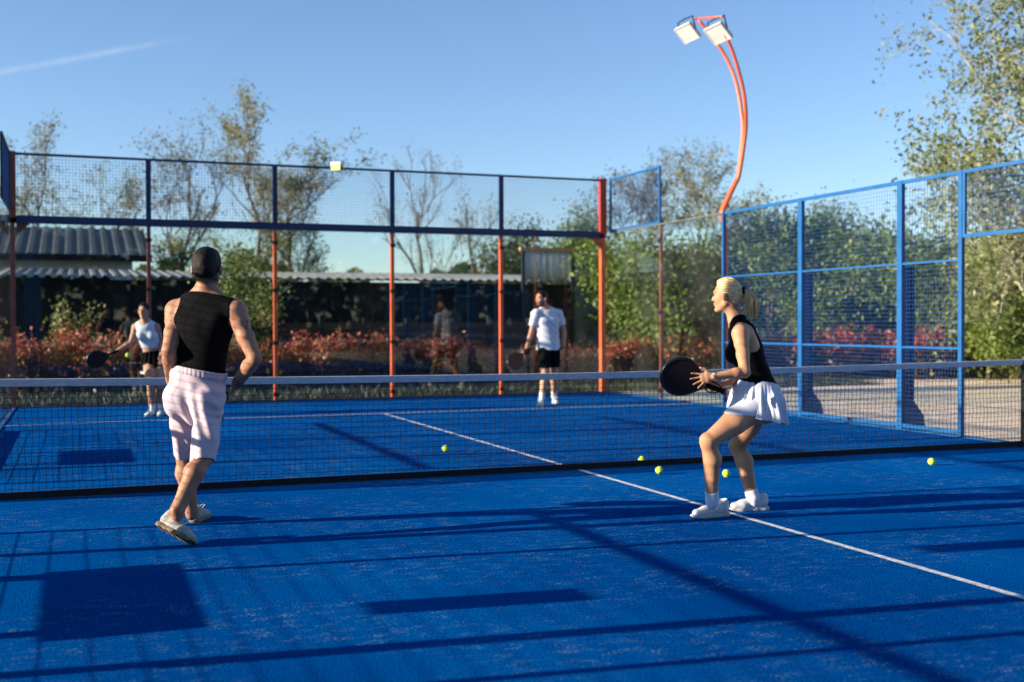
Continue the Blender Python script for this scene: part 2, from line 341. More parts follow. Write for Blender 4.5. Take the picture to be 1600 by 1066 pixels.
def side_wall(x, sgn, label, near=False):
    """sgn +1: wall on the right of the court (outside is +x); -1: left"""
    root = empty('side_wall', (x, 0, 0)); tag(root, label, 'court wall')
    def put(mb, name, mt, parent=root):
        mb.v = [(a-x, y, z) for a, y, z in mb.v]; return mb.build(name, mt, parent)
    B, HS = M['blue'], 3.05
    def bx(mb, i0, i1, y0, y1, z0, z1):      # i: distance outwards from the wall plane
        a, b = sorted((x+sgn*i0, x+sgn*i1)); mb.box(a, b, y0, y1, z0, z1)
    ys = YB-SX
    y2 = YB-2*SX
    ends = [(1, ys, y2)] + ([(-1, ys, y2)] if near else [])
    for e, ya, yb in ends:
        for (p, q) in ((ya, YB), (yb, ya)):
            g = MB(); lo, hi = sorted((e*p, e*q)); bx(g, -.006, .006, lo+.012, hi-.012, .03, HS-.03); put(g, 'glass_panel', M['glass_dusty'])
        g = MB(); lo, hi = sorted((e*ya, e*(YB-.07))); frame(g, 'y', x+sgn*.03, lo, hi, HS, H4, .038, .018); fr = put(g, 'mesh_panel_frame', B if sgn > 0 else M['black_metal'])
        g = MB(); wires(g, 'y', x+sgn*.03, lo+.04, hi-.04, HS+.03, H4-.03); put(g, 'wire_mesh', M['wire'], fr)
        g = MB(); bx(g, .02, .07, e*ya-.025, e*ya+.025, -.02, HS-.002); put(g, 'post', M['redbrown'])
        g = MB(); bx(g, .0, .05, e*yb-.045, e*yb-.001, -.02, HS+.0) if e > 0 else bx(g, .0, .05, e*yb+.001, e*yb+.045, -.02, HS); put(g, 'post', B)
        g = MB()
        for z in (1.5, HS-.3, .15): bx(g, -.014, .018, e*ya-.045, e*ya+.045, z-.035, z+.035)
        put(g, 'glass_clamp', M['black_metal'])
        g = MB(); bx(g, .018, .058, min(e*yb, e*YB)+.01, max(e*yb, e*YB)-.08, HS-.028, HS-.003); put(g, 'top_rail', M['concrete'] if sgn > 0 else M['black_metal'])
    # mesh bays, three metres high
    yq = [y2-.047, YB-3*SX, YB-4*SX, YB-4.5*SX]
    yn = yq if sgn > 0 else [y2-.047, 4.60, 2.17, 1.42]
    secs = [(1, yq)] + ([(-1, yn)] if near else [])
    for e, q in secs:
        for j in range(3):
            lo, hi = sorted((e*q[j+1], e*q[j])); lo += .03; hi -= .03
            g = MB()
            for z in (HS-.04, 2.02, 1.0, .03):
                hh = .045 if z in (HS-.04, .03) else (.024 if sgn > 0 else .040)
                bx(g, .004, .034, lo, hi, z-.0, z+hh)
            put(g, 'rail', B)
            g = MB(); wires(g, 'y', x+sgn*.045, lo, hi, .06, HS-.04, .0505, .0014); put(g, 'wire_mesh', M['wire'])
        for j in (1, 2):
            y = e*q[j]
            g = MB(); bx(g, -.002, .05, y-.045, y+.045, -.02, HS+.006); put(g, 'post', B)
            g = MB()                                  # buttress: tall plate with a flared foot
            dd = .12
            x0 = x+sgn*.052
            g.prism([(0, 0), (.34*sgn, 0), (.31*sgn, .16), (.16*sgn, .34), (.15*sgn, 2.0), (0, 2.0)], (x0, y-.012, .012), (1, 0, 0), (0, 0, 1), (0, 1, 0), .024)
            bx(g, .175, .19, y-.05, y+.05, .36, 2.0)
            bx(g, .052, .42, y-.09, y+.09, -.02, .01)
            put(g, 'buttress', M['blue_mid'] if sgn > 0 else M['black_metal'])  # left ones coloured black to dim their sunlit reflection in the glass
        for y in (e*q[3],)+((e*2.87, e*5.13) if q is yn and sgn < 0 else ()):
            g = MB(); bx(g, -.002, .045, y-.028, y+.028, -.02, HS+.006); put(g, 'post', B)
        if q is yn and sgn < 0:
            for (p0, p1, z0_, z1_) in ((-4.08, -3.83, .58, .86), (-3.56, -3.34, 1.44, 1.72)):
                g = MB(); bx(g, .052, .060, p0, p1, z0_, z1_); put(g, 'shadow_caster_panel', M['black_metal'])  # unseen panels added to cast the bar shadows on the turf
    # panels over the two gateways beside the net
    g = MB(); q = YB-4.5*SX
    zs = 2.28
    for lo, hi in ((.03, q-.03), (-q+.03, -.03)):
        g = MB(); frame(g, 'y', x+sgn*.02, lo, hi, zs, HS+.004, .04, .016); fr = put(g, 'gateway_panel_frame', B)
        g = MB(); wires(g, 'y', x+sgn*.02, lo+.04, hi-.04, zs+.04, HS-.03); put(g, 'wire_mesh', M['wire'], fr)
    g = MB(); bx(g, -.002, .045, -.028, .028, zs, HS+.006); put(g, 'short_post', B)
    g = MB(); bx(g, -.03, .10, -YB if near else -4*SX+4, YB-.02, -.05, .012); put(g, 'base_rail', B)
    return root
side_wall(XR, 1, 'bright blue mesh side wall on the right with glass toward the far corner', True)
side_wall(XL, -1, 'shaded glass and mesh side wall along the left edge', True)

# ------------------------------------------------------------------ net
def net():
    root = empty('court_net', (0, 0, 0)); tag(root, 'black court net with a pale tape along its top, strung across the blue court', 'net')
    def top(x): return .875+.045*(abs(x)/5.0)**1.6
    X0, X1 = -5.0, 5.13
    xs = np.linspace(X0, X1, 101)
    g = MB()
    for i in range(100):
        a, b = xs[i], xs[i+1]; za, zb = top(a), top(b)
        wa, wb = .0025*math.sin(a*7)+.0015*math.sin(a*19), .0025*math.sin(b*7)+.0015*math.sin(b*19)
        n = len(g.v)
        for (xx, zz, ww) in ((a, za, wa), (b, zb, wb)):
            for dy, dz in ((-.011+ww, -.058), (-.012+ww, -.03), (-.011+ww, -.003), (0+ww, 0), (.011+ww, -.003), (.011+ww, -.058)): g.v.append((xx, dy, zz+dz))
        for k in range(6): l = (k+1) % 6; g.f.append((n+k, n+6+k, n+6+l, n+l))
    g.build('top_tape', M['tape'], root)
    g = MB(); st = .047; nx = int((X1-X0)/st); nz = 17
    jx = rng.normal(0, .0022, (nx+1, nz+1)); jz = rng.normal(0, .0016, (nx+1, nz+1)); jy = rng.normal(0, .002, (nx+1, nz+1))
    jx[:, 0] = 0; jz[:, 0] = 0; jx[:, -1] = 0
    P = np.zeros((nx+1, nz+1, 3))
    for i in range(nx+1):
        x = X0+(X1-X0)*i/nx; t = top(x)-.05
        for k in range(nz+1):
            z = .03+(t-.03)*k/nz
            P[i, k] = (x+jx[i, k]+.004*math.sin(k*.9+x*3), jy[i, k]+.006*math.sin(x*2.3)*math.sin(k*.25), z+jz[i, k])
    def strip(a, b, r=.0017):
        d = b-a; d /= np.linalg.norm(d)+1e-9; s = np.cross(d, (0, 1, 0)); s /= np.linalg.norm(s)+1e-9; y = np.array((0, 1., 0))
        n = len(g.v)
        for q in (a-d*r, b+d*r):
            for c in (s*r+y*r, -s*r+y*r, -s*r-y*r, s*r-y*r): g.v.append(tuple(q+c))
        for k in range(4): l = (k+1) % 4; g.f.append((n+k, n+4+k, n+4+l, n+l))
    for i in range(nx+1):
        for k in range(nz):
            strip(P[i, k], P[i, k+1])
            if i < nx: strip(P[i, k], P[i+1, k])
    g.build('netting', M['netcord'], root)
    g = MB()
    g.box(X0, X1, -.010, .010, .004, .060); g.build('bottom_band', M['netcord'], root)
    for x in (X0, X1):
        g = MB(); g.tube([(x+.035*np.sign(x), 0, 0), (x+.035*np.sign(x), 0, .95)], .035, 14); g.box(x+.035*np.sign(x)-.09, x+.035*np.sign(x)+.09, -.1, .1, .001, .014)
        pst = g.build('net_post', M['black_metal'], root)
        g = MB(); s = np.sign(x); g.box(x-.01, x+.012, -.006, .006, .05, .90); g.build('side_band', M['netcord'], root)
net()

# ------------------------------------------------------------------ floodlight mast
M['roof'] = mat('grey_sheet_metal', (.20, .20, .20), .5, .2, 1.5, metal=.2)
unit = lambda v: np.array(v, float)/(np.linalg.norm(v)+1e-12)
def mast():
    root = empty('floodlight_mast', (5.40, 6.36, 0)); tag(root, 'curved twin tube orange mast carrying white floodlights above the side wall', 'light mast')
    o = np.array((5.40, 6.36, 0.))
    def bez(P, n=28):
        P = [np.array(p, float) for p in P]; res = []
        k = len(P)
        for i in range(k-1):
            p0, p1, p2, p3 = P[max(i-1, 0)], P[i], P[i+1], P[min(i+2, k-1)]
            for s in np.linspace(0, 1, n//(k-1)+2)[:-1]:
                res.append(.5*((2*p1)+(-p0+p2)*s+(2*p0-5*p1+4*p2-p3)*s*s+(-p0+3*p1-3*p2+p3)*s**3))
        return res+[P[-1]]
    def rel(px, py, Y):
        d = CF + CR*(px-800)/FPX + CU*(533-py)/FPX; t = (Y-CAM[1])/d[1]; return CAM+d*t-o
    low = [rel(1128, 347, 6.36)]
    MB().tube([(0, 0, -.03), (0, 0, 2.85)], .046, 12).build('mast_base', M['orange'], root, True)
    A = low+[rel(*q) for q in ((1128, 331, 6.36), (1137, 310, 6.36), (1147, 289, 6.36), (1153.5, 272, 6.36), (1161, 207, 6.38), (1158, 170, 6.42), (1151, 132, 6.48), (1139, 99, 6.56), (1118, 64, 6.66), (1092, 32, 6.74))]
    B = low+[rel(*q) for q in ((1129, 331, 6.34), (1138, 310, 6.33), (1148, 289, 6.32), (1155, 272, 6.30), (1163.5, 217, 6.18), (1165.5, 190, 6.08), (1164, 158, 5.96), (1157, 121, 5.88), (1143, 76, 5.80), (1126, 40, 5.74))]
    for P in (A, B):
        pts = bez(P, 60); MB().tube(pts, np.linspace(.042, .024, len(pts)), 10).build('mast_tube', M['orange'], root, True)
    a, b = A[-1], B[-1]
    e0, e1 = a+(a-b)*.28+np.array((0, 0, 0)), b+(b-a)*.08+np.array((0, 0, .14))
    MB().tube([e0, e1], .018, 8).build('crossbar', M['orange'], root, True)
    for c in (a+np.array((-.12, .30, -.02)), b+np.array((-.04, .14, .03))):
        hy, s = .23, np.array((.19, 0, -.20)); nn = np.array((-.72, 0, -.69))
        g = MB(); q0 = c-np.array((0, hy, 0))
        g.prism([(0, 0), (2*hy, 0), (2*hy, 1), (0, 1)], q0, (0, 1, 0), s, nn, .03)
        for k in range(9):
            zz = .1+.8*k/8; g.prism([(0.02, zz), (2*hy-.02, zz), (2*hy-.02, zz+.03), (0.02, zz+.03)], q0-nn*.045, (0, 1, 0), s, nn, .046)
        lamp = g.build('floodlight', M['lampglass'], root)
        g = MB(); su = unit(s); sl = float(np.linalg.norm(s)); n_ = unit(nn)
        for (u0, u1, v0, v1) in ((-.012, 2*hy+.012, -.012, .006), (-.012, 2*hy+.012, sl-.006, sl+.012), (-.012, .006, .006, sl-.006), (2*hy-.006, 2*hy+.012, .006, sl-.006)):
            g.prism([(u0, v0), (u1, v0), (u1, v1), (u0, v1)], q0-n_*.01, (0, 1, 0), su, n_, .05)
        g.build('lamp_frame', M['lampglass'], lamp)
        g = MB(); g.tube([c+s*.5+np.array((0, -hy-.01, 0)), c+s*.1+np.array((0.02, -hy-.01, .12)), c+np.array((.02, 0, .1))], .012, 6)
        g.tube([c+s*.5+np.array((0, hy+.01, 0)), c+s*.1+np.array((0.02, hy+.01, .12)), c+np.array((.02, 0, .1))], .012, 6); g.build('bracket', M['black_metal'], lamp)
mast()

# small two-tone box clamped on the top rail
def rail_box():
    d = CF + CR*(527-800)/FPX + CU*(533-262)/FPX; t = (YB-.02-CAM[1])/d[1]; p = CAM+d*t
    root = empty('signal_box', tuple(p)); tag(root, 'small yellow and white box clamped on the top rail of the back wall', 'box'); root.rotation_euler = (0, 0, R(-38))
    MB().box(-.085, .085, -.07, .07, -.055, .045).build('housing', mat('yellow_plastic', (.74, .80, .22), .5, .05), root)
    MB().box(-.095, .095, -.08, .08, .0455, .09).build('cover', mat('white_plastic', (.72, .74, .70), .5, .05), root)
    MB().box(.086, .09, -.045, .045, -.04, .03).build('side_window', M['black_metal'], root)
rail_box()

# ------------------------------------------------------------------ balls
def make_ball():
    me = bpy.data.meshes.new('ball'); import bmesh
    bm = bmesh.new(); bmesh.ops.create_uvsphere(bm, u_segments=28, v_segments=18, radius=.0335); bm.to_mesh(me); bm.free()
    o = link_mesh('padel_ball', me, M['ball'], None, True)
    pts = []
    for i in range(49):
        t = 2*math.pi*i/48; A_ = .44; z = math.sin(2*t)*(2*math.sqrt(A_*(1-A_))); xx = A_*math.cos(t)*1+(1-A_)*math.cos(3*t); yy = A_*math.sin(t)-(1-A_)*math.sin(3*t)
        v = np.array((xx, yy, z)); v = v/np.linalg.norm(v)*.0334; pts.append(v)
    MB().tube(pts, .0013, 5, cap=False).build('seam', M['seam'], o, True)
    return o
ball0 = make_ball()
balls = [((-.67, 1.86), 'yellow ball lying on the court beyond the net, left of the white centre line', None),
         ((.75, .23), 'yellow ball half hidden by the bottom of the net', None),
         ((.53, -.52), 'yellow ball in front of the net, below the black racket', None),
         ((.96, -.92), 'yellow ball seen between the legs of the blonde player', None),
         ((3.14, -.92), 'lone yellow ball on the blue turf at the right of the picture', None),
         (tuple(at(200, 555, 15.9)), 'yellow ball in the air near the outstretched hand of the far player', 1)]
for i, (p, lab, air) in enumerate(balls):
    b = ball0 if i == 0 else copy_tree(ball0)
    b.location = (p[0], p[1], p[2] if air else .034); b.rotation_euler = (i*1.3, i*.7, i*2.1)
    tag(b, lab, 'ball', 'yellow padel balls')

# ------------------------------------------------------------------ buildings behind the court
def atY(px, py, Y):
    d = CF + CR*(px-800)/FPX + CU*(533-py)/FPX; t = (Y-CAM[1])/d[1]; return CAM+d*t
def corrugated(x0, x1, y0, y1, z0, z1, pitch=.25, amp=.05, per=6):
    g = MB(); n = int((x1-x0)/pitch*per); X = np.linspace(x0, x1, n+1)
    for i, x in enumerate(X):
        ph = (i % per)/per; dz = amp if ph < .34 else 0.0
        g.v += [(x, y0, z0+dz), (x, y1, z1+dz), (x, y0, z0+dz-.02), (x, y1, z1+dz-.02)]
        if i:
            a = 4*(i-1); b = 4*i; g.f += [(a, b, b+1, a+1), (a+2, a+3, b+3, b+2), (a, a+2, b+2, b), (a+1, b+1, b+3, a+3)]
    return g
M['roof_dark'] = mat('dark_sheet_metal', (.055, .06, .065), .5, .2, 1.5, metal=.2)
M['blackwall'] = mat('black_cladding', (.011, .013, .015), .8, .3, 2, spec=.2)
M['render'] = mat('pale_render', (.70, .73, .76), .9, .1, 2)
M['greenwall'] = mat('grey_green_render', (.46, .52, .46), .9, .15, 1.2)
M['plank'] = mat('brown_planks', (.10, .050, .032), .8, .3, 2, stretch=(.4, 1, 6))
M['canvas'] = mat('canvas', (.80, .78, .72), .9, .08, 2, stretch=(5, 1, .3), trans=.4)

def long_shed():
    xa, xb = atY(-60, 500, 17)[0], atY(893, 500, 17)[0]
    root = empty('long_shed', ((xa+xb)/2, 17, 0)); tag(root, 'long low black shed with a pale corrugated roof edge behind the back wall', 'shed')
    o = np.array(root.location)
    def put(g, n, m_): g.v = [tuple(np.array(v)-o) for v in g.v]; return g.build(n, m_, root)
    put(MB().box(xa, xb, 17, 21, -.05, 2.3), 'wall', M['blackwall'])
    g = MB(); n = int((xb-xa)/.3)
    for i in range(n): g.box(xa+.3*i, xa+.3*i+.05, 16.965, 16.998, -.05, 2.28)
    put(g, 'wall_batten', M['blackwall'])
    put(corrugated(xa-.2, xb+.1, 16.7, 21, 2.34, 2.66, .23, .05), 'roof', M['roof'])
long_shed()

def house():
    xa, xb = atY(-80, 400, 22)[0], atY(236, 400, 22)[0]
    root = empty('outbuilding', ((xa+xb)/2, 22, 0)); tag(root, 'pale walled outbuilding with a ribbed dark metal roof at the upper left', 'building')
    o = np.array(root.location)
    def put(g, n, m_, p=root): g.v = [tuple(np.array(v)-o) for v in g.v]; return g.build(n, m_, p)
    xw = atY(207, 400, 22)[0]
    put(MB().box(xa, xw, 22, 29, -.05, 3.0), 'wall', M['render'])
    g = MB(); g.box(xa+.3, atY(172, 400, 22)[0], 21.97, 21.998, 1.2, 2.72); wn = put(g, 'window', M['blackwall'])
    g = MB(); g.box(atY(110, 400, 22)[0], atY(110, 400, 22)[0]+.06, 21.93, 21.968, 1.2, 2.72); put(g, 'mullion', M['render'], wn)
    rf = put(corrugated(xa-.3, xb, 21.5, 25.6, 3.08, 4.08, .30, .045), 'roof', M['roof_dark'])
    put(MB().box(xa-.3, xb, 21.44, 21.495, 2.93, 3.1), 'fascia', M['blackwall'])
    put(MB().box(xa, xw, 21.5, 21.97, 2.94, 2.99), 'soffit', M['render'])
house()

def plank_fence():
    xa, xb = atY(432, 500, 16.2)[0], atY(886, 500, 16.2)[0]
    root = empty('plank_fence', ((xa+xb)/2, 16.2, 0)); tag(root, 'brown horizontal plank fence with dark posts behind the red shrubs', 'fence')
    o = np.array(root.location)
    k = 7; W = (xb-xa)/k
    for i in range(k):
        g = MB()
        for j in range(7): g.box(xa+W*i+.06, xa+W*(i+1)-.06, 16.2, 16.225, .1+.18*j, .1+.18*j+.165)
        g.v = [tuple(np.array(v)-o) for v in g.v]; g.build('plank_panel', M['plank'], root)
    for i in range(k+1):
        g = MB(); g.box(xa+W*i-.055, xa+W*i+.055, 16.16, 16.26, -.05, 1.45); g.v = [tuple(np.array(v)-o) for v in g.v]; g.build('post', M['black_metal'], root)
plank_fence()

def canopy():
    a, b = atY(815, 388, 16.6), atY(899, 392, 16.6)
    root = empty('canvas_blind', (a[0], 16.6, 0)); tag(root, 'grey canvas blind hanging from an orange timber bar', 'blind')
    g = MB(); n = 50
    z0, z1 = atY(850, 440, 16.6)[2], atY(850, 393, 16.6)[2]
    Wd = b[0]-.15-a[0]-.08
    for i in range(n+1):
        x = .08+Wd*i/n; y = .035*math.sin(i*.9)+.02*math.sin(i*2.3)
        for zz, dy in ((z1, 0), ((z0+z1)/2, y*.7), (z0+.03*math.sin(i*.5), y)): g.v += [(x, dy-.003, zz), (x, dy+.003, zz)]
        if i:
            p, q = 6*(i-1), 6*i
            for r_ in (0, 2): g.f += [(p+r_, q+r_, q+r_+2, p+r_+2), (p+r_+1, p+r_+3, q+r_+3, q+r_+1)]
            g.f += [(p, p+1, q+1, q), (p+4, q+4, q+5, p+5)]
    g.build('canvas', M['canvas'], root, True)
    MB().box(-.05, b[0]-a[0], -.05, .05, z1+.003, z1+.09).build('bar', mat('orange_timber', (.62, .30, .12), .7), root)
    for x in (.0, b[0]-a[0]-.1): MB().box(x, x+.07, -.035, .035, -.05, z1).build('post', M['black_metal'], root)
canopy()

def gwall():
    a, b = atY(890, 500, 17.6)[0], atY(945, 500, 17.6)[0]
    root = empty('garden_wall', ((a+b)/2, 17.6, 0)); tag(root, 'plain grey green rendered wall beside the black shed', 'wall')
    MB().box(a-(a+b)/2, b-(a+b)/2, 0, .25, -.05, atY(900, 395, 17.6)[2]).build('wall', M['greenwall'], root)
    MB().box(a-(a+b)/2-.03, b-(a+b)/2+.03, -.04, .29, atY(900, 395, 17.6)[2]+.002, atY(900, 395, 17.6)[2]+.06).build('coping', M['concrete'], root)
gwall()

# benches added out of view to cast the square shadows on the turf
def bench(x, y0, y1, label):
    root = empty('bench', (x, (y0+y1)/2, 0)); tag(root, label, 'bench', 'benches added unseen beyond the left side wall')
    L = (y1-y0)/2
    MB().box(-.26, .26, -L, L, .44, .49).build('seat', M['blackwall'], root)
    for s in (-1, 1): MB().box(-.22, .22, s*(L-.12)-.03, s*(L-.12)+.03, -.05, .438).build('leg', M['black_metal'], root)
bench(-5.82, -4.05, -2.62, 'added dark slab bench outside the left side wall, nearer to the camera')
bench(-5.82, 2.35, 3.65, 'added dark slab bench outside the left side wall, beyond the net')

# ------------------------------------------------------------------ plants
def quads_mesh(V, n):
    """V: (4n,3) -> mesh of n loose quads"""
    me = bpy.data.meshes.new('leaves'); me.vertices.add(4*n); me.vertices.foreach_set('co', V.astype(np.float32).ravel())
    me.loops.add(4*n); me.loops.foreach_set('vertex_index', np.arange(4*n, dtype=np.int32))
    me.polygons.add(n); me.polygons.foreach_set('loop_start', np.arange(0, 4*n, 4, dtype=np.int32)); me.update(calc_edges=True); return me
def leaves(C, size, rs, flat=.0, aspect=.5):
    n = len(C); d = rs.normal(size=(n, 3)); d[:, 2] = d[:, 2]*(1-flat)-.15; d /= np.linalg.norm(d, axis=1)[:, None]
    a = rs.normal(size=(n, 3)); s = np.cross(d, a); s /= np.linalg.norm(s, axis=1)[:, None]
    L = (size*rs.uniform(.6, 1.35, n))[:, None]; W = L*aspect; nn = np.cross(d, s)
    V = np.stack([C-d*L*.5, C+s*W*.5+nn*W*.12, C+d*L*.5, C-s*W*.5+nn*W*.12], 1).reshape(-1, 3)
    return quads_mesh(V, n)

def branches(base, H, spread, rs, levels=4, r0=.09, split=3, upright=.6, first=.2, lean=(0, 0)):
    """list of (pts, radii) and tip points"""
    segs, tips = [], []
    def grow(p, d, L, r, lv):
        n = 5; pts = [p.copy()]; q = p.copy(); dd = d.copy()
        for i in range(n):
            dd = dd+rs.normal(0, .13, 3)*(.6 if lv == 0 else 1)+np.array((0, 0, .05*upright)); dd /= np.linalg.norm(dd)
            q = q+dd*L/n; pts.append(q.copy())
        segs.append((pts, np.linspace(r, r*.55 if lv < levels else r*.3, n+1)))
        if lv >= levels-1: tips.extend([pts[2], pts[3], pts[4], pts[5]])
        if lv >= levels: return
        k = split+(2 if lv == 0 else 0)
        for j in range(k):
            t = rs.uniform(first if lv == 0 else .25, 1.0); i = min(n-1, int(t*n)); b = pts[i]+(pts[i+1]-pts[i])*(t*n-i)
            az = rs.uniform(0, 2*math.pi); el = rs.uniform(.25, .9)*spread
            side = np.cross(dd, (math.cos(az), math.sin(az), .2)); side /= np.linalg.norm(side)+1e-9
            nd = dd*math.cos(el)+side*math.sin(el)+np.array((0, 0, .22*upright)); nd /= np.linalg.norm(nd)
            grow(b, nd, L*rs.uniform(.5, .78), r*.5*rs.uniform(.8, 1.1), lv+1)
    grow(np.array(base, float), np.array((lean[0], lean[1], 1.)), H*.55, r0, 0)
    return segs, np.array(tips)

def tree(name, label, x, y, H, lm, seed, nleaf=4000, lsize=.12, spread=1.0, levels=4, split=3, bark='bark', group=None, cat='tree', r0=None, scatter=.25, upright=.6, first=.2, lean=(0, 0), aspect=.55):
    rs = np.random.RandomState(seed)
    segs, tips = branches((0, 0, 0), H, spread, rs, levels, r0 or H*.013, split, upright, first, lean)
    zmax = max(t[2] for t in tips); k = H/zmax
    g = MB()
    for pts, rr in segs: g.tube([p*k for p in pts], rr, 6 if rr[0] > .03 else 4, cap=False)
    root = empty(name, (x, y, -.05)); tag(root, label, cat, group)
    g.build('trunk', M[bark], root, True)
    if nleaf:
        T = tips*k; C = T[rs.randint(0, len(T), nleaf)]+rs.normal(0, scatter, (nleaf, 3))
        me = leaves(C, lsize, rs, aspect=aspect); link_mesh('crown', me, lm, root)
    return root

def shrub(name, label, x, y, H, W, lm, seed, n=2500, lsize=.09, group=None, cat='shrub', redtop=None, wy=None):
    """clumpy bush: leaf tufts on upright stems"""
    rs = np.random.RandomState(seed); root = empty(name, (x, y, -.05)); tag(root, label, cat, group)
    ns = 26; st = []; g = MB()
    wy = wy or W*.45
    for i in range(ns):
        a = rs.uniform(-1, 1); b = rs.uniform(-1, 1); hh = H*(.62+.38*rs.rand())*(1-.25*abs(a)**2)
        p0 = np.array((a*W*.25, b*wy*.3, 0)); p1 = np.array((a*W*.5, b*wy*.5, hh)); mid = (p0+p1)/2+rs.normal(0, .04, 3)
        g.tube([p0, mid, p1], [.012, .009, .004], 4, cap=False); st.append((p0, mid, p1))
    g.build('stems', M['bark'], root, True)
    st = np.array(st); i = rs.randint(0, ns, n); t = rs.beta(2.2, 1.3, n)[:, None]
    C = np.where(t < .5, st[i, 0]+(st[i, 1]-st[i, 0])*t*2, st[i, 1]+(st[i, 2]-st[i, 1])*(t*2-1))+rs.normal(0, 1, (n, 3))*np.array((.095, .095, .07))*(W/1.2)**.5
    C[:, 2] = np.maximum(C[:, 2], .05)
    if redtop:
        hz = C[:, 2]/H+rs.normal(0, .13, n); top = hz > .52
        link_mesh('young_leaves', leaves(C[top], lsize, rs), redtop, root); link_mesh('old_leaves', leaves(C[~top], lsize, rs), lm, root)
    else: link_mesh('foliage', leaves(C, lsize, rs), lm, root)
    return root

M['lf_spring'] = leaf_mat('spring_leaves', [(.10, .12, .03), (.19, .19, .06), (.27, .24, .08), (.14, .15, .05)])
M['lf_bronze'] = leaf_mat('bronze_leaves', [(.11, .10, .035), (.21, .18, .06), (.16, .14, .05)])
M['lf_green'] = leaf_mat('green_leaves', [(.05, .09, .015), (.12, .18, .03), (.18, .23, .05), (.07, .12, .02)])
M['lf_bright'] = leaf_mat('bright_leaves', [(.08, .14, .02), (.15, .22, .03), (.20, .25, .05)])
M['lf_dark'] = leaf_mat('dark_leaves', [(.025, .045, .012), (.06, .09, .02), (.09, .12, .03), (.04, .065, .016)])
M['lf_silver'] = leaf_mat('silver_leaves', [(.09, .13, .03), (.17, .21, .06), (.34, .34, .17), (.12, .16, .04), (.24, .26, .10)], .4, .5)
M['lf_red'] = leaf_mat('red_leaves', [(.28, .035, .022), (.44, .075, .04), (.54, .15, .09), (.34, .05, .03), (.50, .25, .14), (.16, .15, .045)], .35, .45)
M['lf_redold'] = leaf_mat('dark_red_green_leaves', [(.05, .06, .018), (.16, .045, .022), (.08, .09, .03), (.20, .08, .035)], .25, .4)

def pos(px, dep):
    p = at(px, 505, dep); return float(p[0]), float(p[1])
def hgt(py, dep): return float(at(800, py, dep)[2])

# thin spring trees behind the back wall
for i, (px, top, dep, nl, sp, lv, sd_, lf, lab) in enumerate([
    (70, 172, 34, 3200, .85, 5, 11, 'lf_spring', 'thinly leaved tree rising behind the ribbed roof at the far left'),
    (150, 250, 36, 1500, .9, 4, 12, 'lf_spring', 'small loose tree between the roof and its taller neighbour'),
    (285, 168, 33, 1500, .75, 5, 13, 'lf_bronze', 'nearly bare tree with fanned limbs behind the head of the man in black'),
    (392, 133, 32, 4200, .75, 5, 14, 'lf_bronze', 'tallest tree behind the back wall, with bronze buds on fine twigs'),
    (470, 180, 36, 2300, .7, 5, 15, 'lf_spring', 'slender tree at the right shoulder of the tallest one'),
    (655, 228, 44, 600, .7, 5, 16, 'lf_bronze', 'bare pointed tree showing through the middle of the mesh'),
    (735, 300, 46, 900, .8, 4, 17, 'lf_bronze', 'low bare tree to the right of the pointed one'),
    (985, 222, 36, 3000, .6, 5, 18, 'lf_bronze', 'upright budding tree behind the blue panel at the far corner'),
    (1092, 228, 36, 3200, .65, 5, 19, 'lf_bronze', 'budding tree to the left of the orange mast'),
    ]):
    x, y = pos(px, dep); tree('spring_tree', lab, x, y, hgt(top, dep)+.05, M['lf_spring' if i in (3, 4, 8) else lf], sd_, int(nl*2.4), .080, sp*1.1, lv, 3, group='thin spring trees behind the court', scatter=.11, upright=.75)

# dense trees beyond the right side wall
for i, (px, top, dep, W, lf, lab) in enumerate([
    (905, 330, 40, 1.0, 'lf_green', 'green tree just left of the far corner post'),
    (840, 350, 44, 1.0, 'lf_dark', 'low round green tree above the shed roof'),
    (975, 385, 28, 1.2, 'lf_bright', 'bright green bushy tree seen through the corner glass'),
    (1045, 375, 28, 1.2, 'lf_bright', 'broad green tree seen through the side glass'),
    (1105, 400, 28, 1.1, 'lf_dark', 'dark bushy tree at the edge of the side glass'),
    (1150, 362, 36, 1.2, 'lf_green', 'dark tree at the foot of the orange mast'),
    (1205, 332, 34, 1.1, 'lf_green', 'tall green tree behind the first mesh bay'),
    (1262, 324, 35, 1.1, 'lf_green', 'tall green tree behind the first wide blue post'),
    (1325, 352, 33, 1.1, 'lf_green', 'dark tree behind the middle mesh bay'),
    (1375, 367, 35, 1.1, 'lf_green', 'round green tree left of the second wide blue post'),
    (1430, 352, 33, 1.1, 'lf_green', 'dark tree behind the narrow mesh bay'),
    (1485, 362, 30, 1.1, 'lf_green', 'green tree behind the gateway post'),
    (1560, 400, 29, 1.2, 'lf_bright', 'yellow green bushy tree framed by the gateway'),
    (1630, 380, 29, 1.2, 'lf_green', 'green tree at the right edge of the picture'),
    ]):
    x, y = pos(px, dep)
    tree('leafy_tree', lab, x, y, hgt(top, dep)+.05, M[lf], 40+i, 13000, .125, W, 4, 4, group='leafy trees beyond the court', scatter=.30, upright=.3, first=.08, r0=.09)

# big silver-leaved tree at the right edge
x, y = pos(1638, 23)
tree('poplar_tree', 'tall pale barked tree with silvery leaves over the right side wall', x, y, 9.2, M['lf_silver'], 77, 24000, .105, 1.25, 5, 4, bark='bark_pale', scatter=.10, upright=.30, first=.10, r0=.10)

